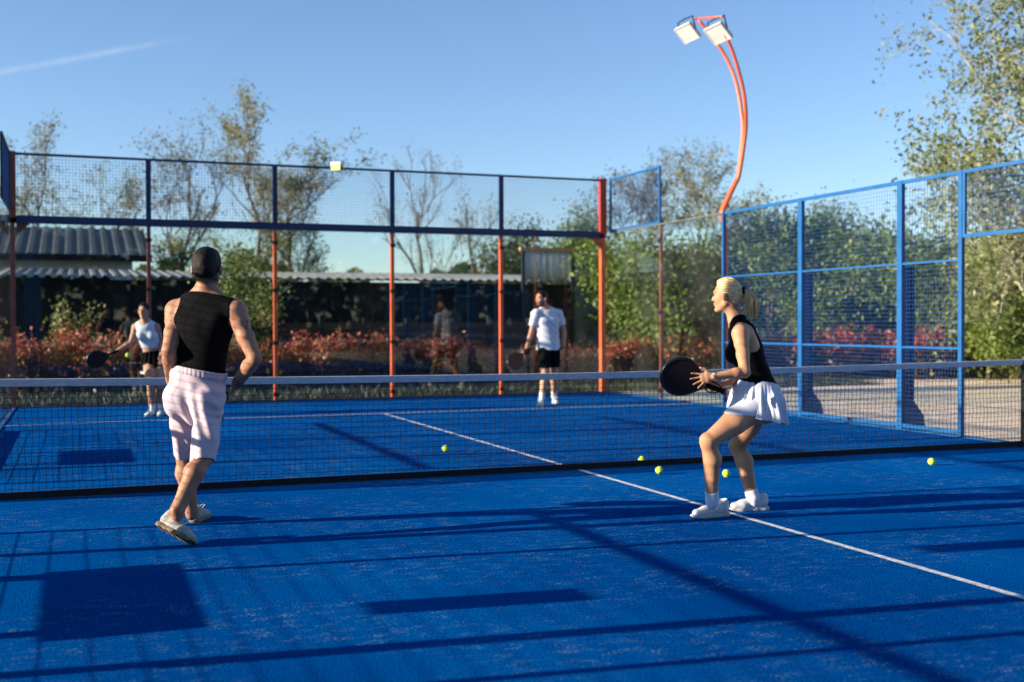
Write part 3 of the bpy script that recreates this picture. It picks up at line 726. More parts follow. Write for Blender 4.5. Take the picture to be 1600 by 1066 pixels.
for i, (px, top, dep, lf, lab) in enumerate([(1545, 385, 26.5, 'lf_bright', 'yellow green bush in the gateway in front of the pale tree'), (1605, 330, 26, 'lf_green', 'leafy green bush at the right edge below the pale tree'), (1500, 420, 27.5, 'lf_dark', 'dark low bush behind the gateway post')]):
    x, y = pos(px, dep); tree('leafy_bush', lab, x, y, hgt(top, dep), M[lf], 90+i, 7000, .12, 1.1, 4, 4, cat='bush', scatter=.3, upright=.3, first=.03, r0=.05)
# far wooded skyline, and an unseen wood added to darken glass reflections
def added_wood_behind():
    rs = np.random.RandomState(6); n = 30000; x = rs.uniform(-75, 95, n); top = 9+1.5*np.sin(x*.21)+1.2*np.sin(x*.57+1)
    C = np.stack([x, rs.uniform(-46, -38, n), top*rs.rand(n)], 1); o = link_mesh('distant_wood', leaves(C, .9, rs, aspect=.8), M['lf_dark']); tag(o, 'unseen wood added behind the camera to darken the reflections in the glass', 'wood', kind='stuff')
added_wood_behind()
def wood():
    rs = np.random.RandomState(5); n = 26000; px = rs.uniform(-500, 2300, n)
    dep = rs.uniform(60, 75, n); top = 430+18*np.sin(px*.013)+14*np.sin(px*.041+1)+8*np.sin(px*.11)
    py = 512-(512-top)*rs.beta(1.3, 1.0, n)
    C = CAM+dep[:, None]*(CF+CR*((px-800)/FPX)[:, None]+CU*((533-py)/FPX)[:, None])
    me = leaves(C, .75, rs, aspect=.8); o = link_mesh('distant_wood', me, M['lf_dark'])
    tag(o, 'far wooded skyline beyond the sheds', 'wood', kind='stuff')
wood()

# red-tipped shrubs
shr = [(48, 515, 'dark red shrub beside the left corner post'), (112, 508, 'dense red shrub under the pale bush'), (165, 520, 'red shrub behind the hand of the far woman'),
       (215, 512, 'red shrub hidden behind the woman in white'), (285, 520, 'red shrub behind the hips of the man in black'), (345, 525, 'red shrub to the right of the elbow of the man in black'), (400, 528, 'orange red shrub left of the second orange post'),
       (465, 518, 'orange red shrub right of the second orange post'), (525, 510, 'tall tufted red shrub in the middle of the row'), (585, 516, 'red shrub left of the third orange post'),
       (650, 522, 'red shrub right of the third orange post'), (700, 520, 'red shrub near the reflection in the glass'), (745, 532, 'last red shrub before the fourth orange post'),
       (830, 535, 'low red shrub behind the far racket'), (905, 535, 'low red shrub left of the corner post'), ]
for i, (px, top, lab) in enumerate(shr):
    p = atY(px, 505, 13.6+.25*math.sin(i*2.1)); dep = float(np.dot(p-CAM, CF)); h = hgt(top, dep)+.08
    shrub('red_shrub', lab, float(p[0]), float(p[1]), h, 1.0, M['lf_redold'], 100+i, 2300, .085, 'red shrubs behind the back wall', redtop=M['lf_red'])
shr2 = [(975, 535), (1035, 527), (1070, 518), (1110, 516), (1160, 520), (1210, 517), (1262, 520), (1310, 515), (1355, 517), (1400, 522), (1445, 516), (1490, 520), (1540, 512), (1585, 516), (1630, 515)]
wh = ['low one behind the corner glass', 'left one behind the side glass', 'bushy one behind the side glass', 'one against the blue corner of the glass', 'one beside the head of the blonde woman', 'one over the shoulder of the blonde woman',
      'one behind the first wide post', 'one in the left half of the middle bay', 'one in the centre of the middle bay', 'one behind the second wide post', 'one in the narrow bay', 'one behind the gateway post', 'tall one in the open gateway', 'one in the right of the gateway', 'last one at the right edge']
for i, (px, top) in enumerate(shr2):
    dep = 27.3+.4*math.sin(i*1.7); x, y = pos(px, dep)
    shrub('red_hedge_shrub', 'pinkish red shrub along the gravel: '+wh[i], x, y, hgt(top, dep)+.16, 1.15, M['lf_redold'], 200+i, 2900, .10, 'red shrubs along the gravel', redtop=M['lf_red'])
# paler plants in front of the shed
x, y = pos(362, 23.6); tree('weeping_bush', 'tall drooping green bush against the black shed, right of the man in black', x, y, hgt(372, 23.6), M['lf_green'], 301, 3400, .085, .75, 4, 4, group=None, cat='bush', scatter=.16, upright=.5, first=.05, r0=.03)
x, y = pos(418, 24.2); tree('weeping_bush', 'narrow green bush against the shed by the second orange post', x, y, hgt(440, 24.2), M['lf_spring'], 302, 1500, .09, .5, 4, 3, cat='bush', scatter=.12, upright=.8, first=.05, r0=.02)
x, y = pos(122, 22.8); tree('weeping_bush', 'pale grey green bush above the red shrubs at the left', x, y, hgt(458, 22.8), M['lf_spring'], 303, 1500, .085, .7, 4, 3, cat='bush', scatter=.1, upright=.6, first=.05, r0=.02)

# grass behind the court
def grass():
    rs = np.random.RandomState(9); n = 42000
    X = rs.uniform(XL-2, 12, n); Y = rs.uniform(YB+.35, 15.8, n); h = rs.uniform(.05, .18, n)*(.6+.6*rs.rand(n))
    C = np.stack([X, Y, h*.5-.05], 1); th = rs.uniform(0, math.pi, n); s = np.stack([np.cos(th), np.sin(th), 0*th], 1)*.012
    up = np.stack([rs.normal(0, .05, n), rs.normal(0, .05, n), h*.5], 1)
    V = np.stack([C-up-s, C-up+s, C+up+s*.3, C+up-s*.3], 1).reshape(-1, 3)
    o = link_mesh('grass', quads_mesh(V, n), leaf_mat('grass_blades', [(.012, .022, .006), (.03, .045, .010), (.06, .06, .02)], .15)); tag(o, 'rough green grass behind the back wall', 'grass', kind='stuff')
grass()
#PEOPLE
# ================================================================== people: bodies grown as one smooth surface
class Vol:
    """signed-distance block; shapes are blended into it and the surface is read off as one closed mesh"""
    def __init__(s, lo, hi, h):
        s.h = h; s.lo = np.array(lo, float); n = np.ceil((np.array(hi)-s.lo)/h).astype(int)+1; s.n = n
        s.D = np.full(n, 1.0, np.float32); s.ax = [(s.lo[i]+h*np.arange(n[i])).astype(np.float32) for i in range(3)]
    def block(s, lo, hi):
        a = np.clip(np.floor((lo-s.lo)/s.h).astype(int), 0, s.n); b = np.clip(np.ceil((hi-s.lo)/s.h).astype(int)+1, 0, s.n)
        return tuple(slice(a[i], b[i]) for i in range(3))
    def grid(s, sl):
        return np.meshgrid(s.ax[0][sl[0]], s.ax[1][sl[1]], s.ax[2][sl[2]], indexing='ij', sparse=True)
    def add(s, p, k=.012, infl=0.0, sub=False):
        R_ = max(p['rmax'])+abs(infl)+max(k, .004)*1.5+3*s.h
        lo = np.minimum(p['a'], p['b'])-R_; hi = np.maximum(p['a'], p['b'])+R_
        sl = s.block(lo, hi)
        if min(q.stop-q.start for q in sl) <= 0: return
        d = dist(p, *s.grid(sl))-infl; D = s.D[sl]
        if sub:
            d = -d; hh = np.clip(.5-.5*(D-d)/k, 0, 1); s.D[sl] = D*(1-hh)+d*hh+k*hh*(1-hh)
        else:
            hh = np.clip(.5+.5*(D-d)/k, 0, 1); s.D[sl] = D*(1-hh)+d*hh-k*hh*(1-hh)
    def full(s): return s.grid((slice(None),)*3)
    def cut(s, f):
        s.D = np.maximum(s.D, f(*s.full()).astype(np.float32))
    def warp(s, f):
        s.D = s.D+f(*s.full()).astype(np.float32)
    def mesh(s):
        g = openvdb.FloatGrid(background=3*s.h); g.copyFromArray(np.clip(s.D, -3*s.h, 3*s.h).astype(np.float32))
        v, q = g.convertToQuads(isovalue=0.0)
        v = v*s.h+s.lo; q = q[:, ::-1]
        me = bpy.data.meshes.new('surface'); me.vertices.add(len(v)); me.vertices.foreach_set('co', v.astype(np.float32).ravel())
        me.loops.add(q.size); me.loops.foreach_set('vertex_index', q.astype(np.int32).ravel())
        me.polygons.add(len(q)); me.polygons.foreach_set('loop_start', np.arange(0, q.size, 4, dtype=np.int32))
        me.update(calc_edges=True); me.validate()
        return me, v

def dist(p, X, Y, Z):
    a, b = p['a'], p['b']; ab = b-a; L2 = float(ab@ab)
    x, y, z = X-a[0], Y-a[1], Z-a[2]
    if L2 > 1e-10:
        t = np.clip((x*ab[0]+y*ab[1]+z*ab[2])/L2, 0, 1); x, y, z = x-t*ab[0], y-t*ab[1], z-t*ab[2]
    else: t = 0.0
    ra, rb = p['ra'], p['rb']
    if len(ra) == 1: return np.sqrt(x*x+y*y+z*z)-(ra[0]+(rb[0]-ra[0])*t)
    e = p['ax']
    u = [x*e[i][0]+y*e[i][1]+z*e[i][2] for i in range(3)]; r = [ra[i]+(rb[i]-ra[i])*t for i in range(3)]
    k0 = np.sqrt(sum((u[i]/r[i])**2 for i in range(3))); k1 = np.sqrt(sum((u[i]/(r[i]*r[i]))**2 for i in range(3)))+1e-6
    return k0*(k0-1)/k1

V3 = lambda *a: np.array(a, float)
def unit(v): return np.array(v, float)/(np.linalg.norm(v)+1e-12)
def rc(a, b, ra, rb=None, k=.012, tg=''):
    rb = ra if rb is None else rb
    return dict(a=V3(*a), b=V3(*b), ra=(ra,), rb=(rb,), rmax=(max(ra, rb),), k=k, tg=tg)
def es(a, b, wa, wb, side, k=.02, tg=''):
    """segment with elliptical section; wa=(half width along side, half depth)"""
    a, b = V3(*a), V3(*b); n = unit(b-a) if np.linalg.norm(b-a) > 1e-6 else V3(0, 0, 1)
    s = unit(np.array(side)-n*(np.array(side)@n)); f = np.cross(n, s)
    return dict(a=a, b=b, ra=(wa[0], wa[1], min(wa)), rb=(wb[0], wb[1], min(wb)), rmax=(max(*wa, *wb),), ax=(s, f, n), k=k, tg=tg)
def el(c, r, ax, k=.015, tg=''):
    c = V3(*c); return dict(a=c, b=c.copy(), ra=tuple(r), rb=tuple(r), rmax=(max(r),), ax=ax, k=k, tg=tg)

def head_prims(c, f, u, sc=1.0, beard=0):
    f = unit(f); u = unit(np.array(u)-f*(np.array(u)@f)); r = np.cross(f, u)
    P = lambda a, b, d: c+sc*(f*a+r*b+u*d)
    A = (f, r, u); h = []
    def E(p, q, k=.015): h.append(el(P(*p), [x*sc for x in q], A, k, 'head'))
    E((-.014, 0, .033), (.098, .077, .090)); E((.024, 0, -.032), (.064, .060, .082), .03); E((-.045, 0, -.02), (.05, .056, .06), .03)
    for s in (-1, 1):
        h.append(rc(P(-.005, s*.052, -.05), P(.058, s*.018, -.097), .018*sc, .016*sc, .02, 'head'))
        E((.058, s*.034, -.018), (.026, .024, .026), .02); E((-.010, s*.087, -.006), (.016, .013, .031), .006)
    E((.070, 0, -.099), (.020, .022, .018), .015)
    h.append(rc(P(.083, 0, .018), P(.100, 0, -.024), .008*sc, .0115*sc, .012, 'head'))
    h.append(rc(P(.078, -.034, .030), P(.078, .034, .030), .013*sc, None, .015, 'head'))
    E((.086, 0, -.056), (.010, .024, .0065), .006); E((.084, 0, -.069), (.010, .021, .0065), .006)
    eyes = [P(.079, s*.031, .008) for s in (-1, 1)]
    subs = [rc(P(.103, s*.031, .008), P(.103, s*.033, .008), .016*sc, None, .012) for s in (-1, 1)]
    return h, subs, eyes, P, A

def hand_prims(w, d, t, side, spread=.12, curl=(.25, .3, .25), thumb=(.7, .75, .0), sc=1.0, tg='hand', fan=None):
    """w wrist, d direction of the fingers, t direction of the thumb side; side +1 / -1 puts the palm along +-cross(d,t)"""
    d = unit(d); t = unit(np.array(t)-d*(np.array(t)@d)); n = np.cross(d, t)*side; h = []
    h.append(es(w+d*.005, w+d*.045*sc, (.027*sc, .019*sc), (.038*sc, .015*sc), t, .012, tg))
    h.append(es(w+d*.045*sc, w+d*.085*sc, (.038*sc, .015*sc), (.041*sc, .012*sc), t, .012, tg))
    off = (.031, .0105, -.0105, -.030); ln = (.074, .083, .077, .060)
    for i in range(4):
        b = w+sc*(d*(.084-.004*abs(i-1))+t*off[i]); sp = (1.5-i)*spread if fan is None else fan[i]
        dd = unit(d*math.cos(sp)+t*math.sin(sp)); ang = 0
        c = curl[i] if hasattr(curl[0], '__len__') else curl
        for j, fr in enumerate((.44, .31, .25)):
            ang += c[j]; q = b+sc*ln[i]*fr*(dd*math.cos(ang)+n*math.sin(ang))
            h.append(rc(b, q, (.0088-.0009*j)*sc, (.0080-.0009*j)*sc, .003, tg)); b = q
    b = w+sc*(d*.025+t*.026); q = b+sc*.046*unit(d*thumb[0]+t*thumb[1]+n*thumb[2]); h.append(rc(b, q, .0135*sc, .0105*sc, .01, tg))
    th = thumb[3] if len(thumb) > 3 else .3
    q2 = q+sc*.034*unit(d*(thumb[0]+.35)+t*thumb[1]*.6+n*(thumb[2]+th)); h.append(rc(q, q2, .0102*sc, .008*sc, .004, tg)); return h

def body_prims(J, S):
    """J joints, S sizes"""
    h = []; side_h = unit(J['hipL']-J['hipR']); side_s = unit(J['shL']-J['shR'])
    pel = (J['hipL']+J['hipR'])/2; fw = unit(np.cross(side_h, V3(0, 0, 1)))       # forward of the pelvis (left x up)
    fs = unit(np.cross(side_s, unit(J['neck']-J['chest'])))
    st = [pel-V3(0, 0, .03), pel+(J['waist']-pel)*.45, J['waist'], J['chest'], J['upper'], J['neck']]; sz = S['torso']
    for i in range(5):
        t = (i+.5)/5; h.append(es(st[i], st[i+1], sz[i], sz[i+1], side_h*(1-t)+side_s*t, .03, 'torso'))
    for L, sg in (('L', 1), ('R', -1)):
        sh = J['sh'+L]; inner = J['upper']+(sh-J['upper'])*.25
        h.append(rc(inner-fs*.005, sh, S['sh']*1.05, S['sh'], .03, 'torso'))
        h.append(rc(J['neck']+unit(J['head']-J['neck'])*.035+(sh-J['neck'])*.08-fs*.012, sh+(J['neck']-sh)*.25+V3(0, 0, .012), S['trap'], S['trap']*.9, .035, 'torso'))
        h.append(rc(J['chest']+(sh-J['chest'])*.55-fs*.035, J['chest']+(J['waist']-J['chest'])*.6+side_s*sg*.07-fs*.03, S['lat'], S['lat']*.75, .04, 'torso'))
        if S.get('bust'): c = J['chest']+side_s*sg*.075+fs*S['bust'][1]; h.append(rc(c, c+V3(0, 0, -.01), S['bust'][0], None, .03, 'torso'))
        else: c = J['chest']+(J['upper']-J['chest'])*.2+side_s*sg*.075+fs*.065; h.append(rc(c, c+side_s*sg*.03, .055, .05, .04, 'torso'))
        hip = J['hip'+L]; kn = J['knee'+L]; an = J['ank'+L]
        ax_ = unit(kn-hip); gl = hip-fw*S['glute'][1]-V3(0, 0, .02)-side_h*sg*.005; h.append(rc(gl, gl-V3(0, 0, .02), S['glute'][0], None, .04, 'torso'))
        th = S['leg']
        tf = unit(np.cross(side_h, -ax_)) if abs(side_h@ax_) < .95 else fw      # front of the thigh
        m = hip+(kn-hip)*.45+tf*.012; h.append(rc(hip, m, th[0], th[1], .03, 'thigh'+L)); h.append(rc(m, kn, th[1], th[2], .02, 'thigh'+L))
        sx = unit(an-kn); bk = unit(np.cross(sx, side_h)); 
        if bk@tf > 0 and abs(bk@tf) > .01: bk = -bk
        ham = hip+(kn-hip)*.55+bk*.02; h.append(rc(hip+bk*.015, ham, th[0]*.92, th[1]*.86, .03, 'thigh'+L)); h.append(rc(ham, kn+bk*.008, th[1]*.86, th[2]*.8, .02, 'thigh'+L))
        h.append(rc(kn-bk*.014-sx*.015, kn-bk*.012+sx*.02, th[2]*.78, th[2]*.7, .02, 'shin'+L))
        Lc = np.linalg.norm(an-kn); c1 = kn+sx*Lc*.30+bk*.020; c2 = kn+sx*Lc*.62+bk*.008
        h.append(rc(kn, c1, th[2]*.88, th[3], .02, 'shin'+L)); h.append(rc(c1, c2, th[3], th[4]*1.22, .02, 'shin'+L)); h.append(rc(c2, an, th[4]*1.22, th[4], .015, 'shin'+L))
        h.append(rc(kn-bk*.012, an-bk*.004, th[2]*.62, th[4]*.85, .02, 'shin'+L))
        h.append(rc(an, an-V3(0, 0, .03), th[4], th[4]*.95, .015, 'foot'+L))
        h.append(rc(an-V3(0, 0, .0)+side_h*.026, an+side_h*.026, .011, None, .012, 'foot'+L)); h.append(rc(an-side_h*.026, an-side_h*.026, .011, None, .012, 'foot'+L))
        e, w_ = J['el'+L], J['wr'+L]; a = S['arm']; ua = unit(e-sh)
        h.append(rc(sh+side_s*sg*.012, sh+ua*.07+side_s*sg*.008, a[0]*1.16, a[0]*1.05, .025, 'arm'+L))
        mm = sh+(e-sh)*.55; h.append(rc(sh, mm, a[0], a[1], .02, 'arm'+L)); h.append(rc(mm, e, a[1], a[2], .02, 'arm'+L))
        m2 = e+(w_-e)*.28; h.append(rc(e, m2, a[2]*.98, a[3], .015, 'fore'+L)); h.append(es(m2, w_, (a[3], a[3]*.95), (a[4]*1.12, a[4]*.86), S.get('wside'+L, side_s), .015, 'fore'+L))
    h.append(rc(J['neck']-unit(J['head']-J['neck'])*.02, J['headc']-unit(J['head']-J['neck'])*.0, S['neck'], S['neck']*.93, .03, 'neck'))
    return h, dict(fw=fw, fs=fs, sh_=side_h, ss=side_s, pel=pel)

def skin(name, c, c2, marks=True):
    m, t, p, o = nodes(name); L = t.links.new
    tc = N(t, 'ShaderNodeTexCoord'); nz = N(t, 'ShaderNodeTexNoise', Scale=14.0, Detail=5.0); L(tc.outputs['Object'], nz.inputs[0])
    mx = N(t, 'ShaderNodeMix', data_type='RGBA'); mx.inputs[6].default_value = (*c, 1); mx.inputs[7].default_value = (*c2, 1)
    mr = N(t, 'ShaderNodeMapRange'); mr.inputs['From Min'].default_value = .35; mr.inputs['From Max'].default_value = .65; L(nz.outputs[0], mr.inputs[0]); L(mr.outputs[0], mx.inputs[0])
    at_ = N(t, 'ShaderNodeAttribute', attribute_name='ink'); m2 = N(t, 'ShaderNodeMix', data_type='RGBA'); L(at_.outputs['Fac'], m2.inputs[0]); L(mx.outputs[2], m2.inputs[6]); m2.inputs[7].default_value = (.028, .022, .026, 1)
    lp = N(t, 'ShaderNodeAttribute', attribute_name='lip'); m3 = N(t, 'ShaderNodeMix', data_type='RGBA'); L(lp.outputs['Fac'], m3.inputs[0]); L(m2.outputs[2], m3.inputs[6]); m3.inputs[7].default_value = (.36, .10, .085, 1)
    L(m3.outputs[2], p.inputs['Base Color']); p.inputs['Roughness'].default_value = .58; p.inputs['Specular IOR Level'].default_value = .35
    p.inputs['Subsurface Weight'].default_value = .12; p.inputs['Subsurface Radius'].default_value = (.010, .004, .002); p.inputs['Subsurface Scale'].default_value = 1.0
    n2 = N(t, 'ShaderNodeTexNoise', Scale=160.0, Detail=3.0); L(tc.outputs['Object'], n2.inputs[0]); b = N(t, 'ShaderNodeBump', Strength=.25, Distance=.003); L(n2.outputs[0], b.inputs['Height']); L(b.outputs[0], p.inputs['Normal'])
    return m
def cloth(name, c, rough=.85, var=.06, sheen=.2, bump=.25):
    m = mat(name, c, rough, var, 6, bump=bump, bscale=260, spec=.1 if c[0] < .1 else .2); p = m.node_tree.nodes['Principled BSDF']; p.inputs['Sheen Weight'].default_value = sheen; return m
M['skin_m'] = skin('tanned_skin', (.40, .20, .115), (.33, .15, .08)); M['skin_w'] = skin('light_tanned_skin', (.52, .28, .155), (.46, .225, .115))
M['skin_f'] = skin('warm_skin', (.50, .27, .17), (.42, .20, .12))
M['black_c'] = cloth('black_cloth', (.0035, .0035, .0045), .95, .1, .0, .15); M['white_c'] = cloth('white_cloth', (.56, .59, .66)); M['pink_c'] = cloth('pale_pink_cloth', (.56, .45, .49)); M['sock'] = cloth('white_sock', (.80, .80, .82), .95, .04, .1, .6)
M['shoe_w'] = mat('white_shoe', (.60, .60, .60), .55, .05, 12, bump=.15, bscale=200); M['shoe_c'] = mat('cream_shoe', (.36, .35, .30), .7, .1, 12, bump=.2, bscale=200)
M['sole_w'] = mat('white_sole', (.46, .46, .45), .6, .06, 14); M['sole_g'] = mat('gum_sole', (.30, .22, .13), .75, .3, 26, c2=(.07, .05, .035)); M['lace'] = mat('lace', (.72, .72, .70), .9)
M['hair_d'] = mat('dark_hair', (.011, .0065, .0045), .6, .4, 30, bump=.5, bscale=160, stretch=(1, 1, .15), spec=.2)
M['eye'] = mat('eye', (.03, .022, .018), .15, .1); M['gold'] = mat('thin_metal', (.75, .68, .5), .25, .05, metal=1)
def blonde():
    m, t, p, o = nodes('blonde_hair'); L = t.links.new; tc = N(t, 'ShaderNodeTexCoord'); mp = N(t, 'ShaderNodeMapping'); mp.inputs['Scale'].default_value = (1, 1, 5.0); mp.inputs['Rotation'].default_value = (0, .5, .2); L(tc.outputs['Object'], mp.inputs[0])
    nz = N(t, 'ShaderNodeTexNoise', Scale=38.0, Detail=5.0); L(mp.outputs[0], nz.inputs[0]); r = N(t, 'ShaderNodeValToRGB'); L(nz.outputs[0], r.inputs[0])
    r.color_ramp.elements[0].position = .36; r.color_ramp.elements[0].color = (.50, .26, .08, 1); r.color_ramp.elements[1].position = .62; r.color_ramp.elements[1].color = (.90, .66, .34, 1)
    L(r.outputs[0], p.inputs['Base Color']); p.inputs['Roughness'].default_value = .38; b = N(t, 'ShaderNodeBump', Strength=.7, Distance=.006); L(nz.outputs[0], b.inputs['Height']); L(b.outputs[0], p.inputs['Normal']); return m
M['hair_b'] = blonde(); M['hair_l'] = leaf_mat('lit_blonde_locks', [(.62, .36, .11), (.94, .74, .38), (.84, .58, .22), (.97, .84, .52)], .35, .4)  # locks paler than the head's blonde, so the shaded ponytail looks sunlit

def wob(X, Y, Z, f, seed=0):
    """cheap smooth noise from sines, about -1..1"""
    r = np.random.RandomState(seed); s = 0
    for i in range(5):
        k = r.normal(0, 1, 3)*f; s = s+np.sin(X*k[0]+Y*k[1]+Z*k[2]+r.uniform(0, 6))
    return s/3.2

def near_c(X, Y, Z, c): return np.sqrt((X-c[0])**2+(Y-c[1])**2+(Z-c[2])**2)
def plane(X, Y, Z, p, n): n = unit(n); return (X-p[0])*n[0]+(Y-p[1])*n[1]+(Z-p[2])*n[2]

def strands(P, o, n, ln, m_, rs, sway, name='hair_strands', rad=.0008, part=None):
    """short loose strands lifted off a hair surface"""
    me = o.data; k = len(me.vertices); co = np.zeros(k*3, np.float32); no = np.zeros(k*3, np.float32); me.vertices.foreach_get('co', co); me.vertices.foreach_get('normal', no)
    co = co.reshape(-1, 3)+P.o; no = no.reshape(-1, 3); g = MB()
    for i in rs.randint(0, k, n):
        p, q = co[i], no[i]
        if q@(p-P.J['head']) < 0: continue
        t = sway-q*(sway@q); t = unit(t+rs.normal(0, .35, 3)); L_ = ln*rs.uniform(.5, 1.3)
        g.tube([p-q*.002, p+t*L_*.5+q*.0035, p+t*L_+q*(.004+.004*rs.rand())], [rad, rad*.8, rad*.3], 3, cap=False)
    return P.part(g, name, m_, o)
class Person:
    def __init__(s, label, J, S, skinm, h, hands, hf, hu, hsc=1.0, cat='person', erode=None):
        s.J, s.h = J, h
        base = (J['ankL']+J['ankR'])/2; s.root = empty('person', (base[0], base[1], 0)); tag(s.root, label, cat); s.o = np.array((base[0], base[1], 0.))
        J['headc'] = J['head']
        s.pr, s.fr = body_prims(J, S); s.S = S
        hp, subs, eyes, s.HP, s.HA = head_prims(J['head'], hf, hu, hsc); s.hsc = hsc
        s.all = s.pr+hp+hands; s.hp = hp
        v = s.vol(s.all, h)
        for q in s.all: v.add(q, q['k'])
        for q in subs: v.add(q, q['k'], sub=True)
        if erode: v.warp(erode)
        me, vv = v.mesh(); s.me = me; s.vv = vv
        s.body = s.link(me, 'body', skinm)
        s.ink = np.zeros(len(vv), np.float32); s.lip = np.zeros(len(vv), np.float32)
        # lips and brows
        L = vv-J['head']; f, r, u = s.HA; a, b, c = L@f/hsc, L@r/hsc, L@u/hsc
        s.abc = (a, b, c)
        s.lip = np.clip(1.5-np.sqrt((b/.024)**2+((c+.062)/.013)**2), 0, 1)*(a > .075)*.8
        s.ink = np.maximum(s.ink, .75*np.clip(1.6-np.sqrt(((np.abs(b)-.032)/.020)**2+((c-.030)/.006)**2), 0, 1)*(a > .06))
        for e in eyes:
            g = MB(); import bmesh; bm = bmesh.new(); bmesh.ops.create_uvsphere(bm, u_segments=12, v_segments=8, radius=.0115*hsc); m_ = bpy.data.meshes.new('eye'); bm.to_mesh(m_); bm.free()
            link_mesh('eye', m_, M['eye'], s.root, True, loc=tuple(e-s.o))
    def finish(s):
        for n, a in (('ink', s.ink), ('lip', s.lip)):
            at_ = s.me.attributes.new(n, 'FLOAT', 'POINT'); at_.data.foreach_set('value', np.clip(a, 0, 1).astype(np.float32))
    def vol(s, pr, h, pad=.05):
        lo = np.min([np.minimum(q['a'], q['b'])-max(q['rmax']) for q in pr], 0)-pad; hi = np.max([np.maximum(q['a'], q['b'])+max(q['rmax']) for q in pr], 0)+pad
        return Vol(lo, hi, h)
    def link(s, me, name, m_, parent=None):
        c = np.zeros(len(me.vertices)*3, np.float32); me.vertices.foreach_get('co', c); c = c.reshape(-1, 3)-s.o.astype(np.float32); me.vertices.foreach_set('co', c.ravel())
        return link_mesh(name, me, m_, parent or s.root, True)
    def pick(s, *tags): return [q for q in s.all if any(q['tg'].startswith(t) for t in tags)]
    def garment(s, name, m_, tags, infl, cuts, extra=(), warp=None, h=None, inner=None, parent=None):
        pr = s.pick(*tags)+list(extra); v = s.vol(pr, h or s.h)
        for q in pr: v.add(q, q['k'], infl if not q.get('raw') else 0)
        if warp: v.warp(warp)
        for c in cuts: v.cut(c)
        if inner:
            for q in inner: v.add(q, .004, sub=True)
        me, vv = v.mesh(); return s.link(me, name, m_, parent)
    def part(s, g, name, m_, parent=None, smooth=True):
        g.v = [tuple(np.array(v)-s.o) for v in g.v]; return g.build(name, m_, parent or s.root, smooth)

def shoe(P, heel, toe, upv, m_up, m_sole, sc=1.0, h=.004, tread=False):
    """heel and toe: world points of the sole's ends"""
    f = unit(toe-heel); u = unit(np.array(upv)-f*(np.array(upv)@f)); r = np.cross(f, u); Ln = .285*sc
    W = lambda a, b, c: heel+sc*(f*a+r*b+u*c); A = (f, r, u)
    up = [rc(W(.045, 0, .045), W(.10, 0, .046), .036*sc, .038*sc, .02), rc(W(.10, 0, .046), W(.175, 0, .038), .038*sc, .036*sc, .02), es(W(.175, 0, .034), W(.232, .004, .030), (.044*sc, .032*sc), (.040*sc, .026*sc), r, .02),
          rc(W(.042, 0, .055), W(.040, 0, .092), .034*sc, .030*sc, .015), rc(W(.075, 0, .075), W(.10, 0, .068), .030*sc, .030*sc, .02), rc(W(.022, 0, .06), W(.020, 0, .082), .016*sc, .012*sc, .02), rc(W(.098, 0, .075), W(.088, 0, .104), .018*sc, .013*sc, .015)]
    for q in up: q['rmax'] = (q['rmax'][0],)
    lo = np.min([np.minimum(q['a'], q['b'])-q['rmax'][0] for q in up], 0)-.03; hi = np.max([np.maximum(q['a'], q['b'])+q['rmax'][0] for q in up], 0)+.03
    v = Vol(lo, hi, h)
    for q in up: v.add(q, q['k'])
    v.cut(lambda X, Y, Z: -plane(X, Y, Z, W(0, 0, .014), u))
    c0, cr = W(.048, 0, .125), .032*sc
    v.cut(lambda X, Y, Z: cr*1.0-near_c(X, Y, Z, c0))
    me, _ = v.mesh(); o = P.link(me, 'shoe', m_up)
    v = Vol(lo-.02, hi+.02, h)
    for q in (rc(W(.036, 0, .01), W(.10, 0, .01), .040*sc, .036*sc, .03), rc(W(.10, 0, .01), W(.19, .002, .01), .036*sc, .046*sc, .03), rc(W(.19, .002, .01), W(.238, .004, .01), .046*sc, .038*sc, .03)): v.add(q, .02)
    v.cut(lambda X, Y, Z: plane(X, Y, Z, W(0, 0, .026), u)); 
    def bot(X, Y, Z):
        d = plane(X, Y, Z, W(0, 0, 0), u); a = plane(X, Y, Z, W(0, 0, 0), f)/sc
        return -(d-np.clip(a-.19, 0, 1)**2*2.2-np.clip(.03-a, 0, 1)**2*3-(.004*(np.sin(a*150) > 0) if tread else 0))
    v.cut(bot); me, _ = v.mesh(); so = P.link(me, 'sole', m_sole, o)
    g = MB()
    for i in range(5):
        a = .105+.018*i; z = .094-.0095*i; g.tube([W(a, -.026, z-.018), W(a+.006, -.012, z-.001), W(a+.006, .012, z-.001), W(a, .026, z-.018)], .0024*sc, 5)
    P.part(g, 'laces', M['lace'], o)
    g = MB()
    for s_ in (-1, 1):
        g2 = [W(.108+.0, 0, .098)+sc*(r*s_*.05*math.sin(t*math.pi)*.8+u*(.018*math.sin(t*math.pi)-.028*t*t)+f*.03*t) for t in np.linspace(0, 1, 7)]; g.tube(g2, .0019*sc, 5)
    P.part(g, 'lace_bow', M['lace'], o)
    return o

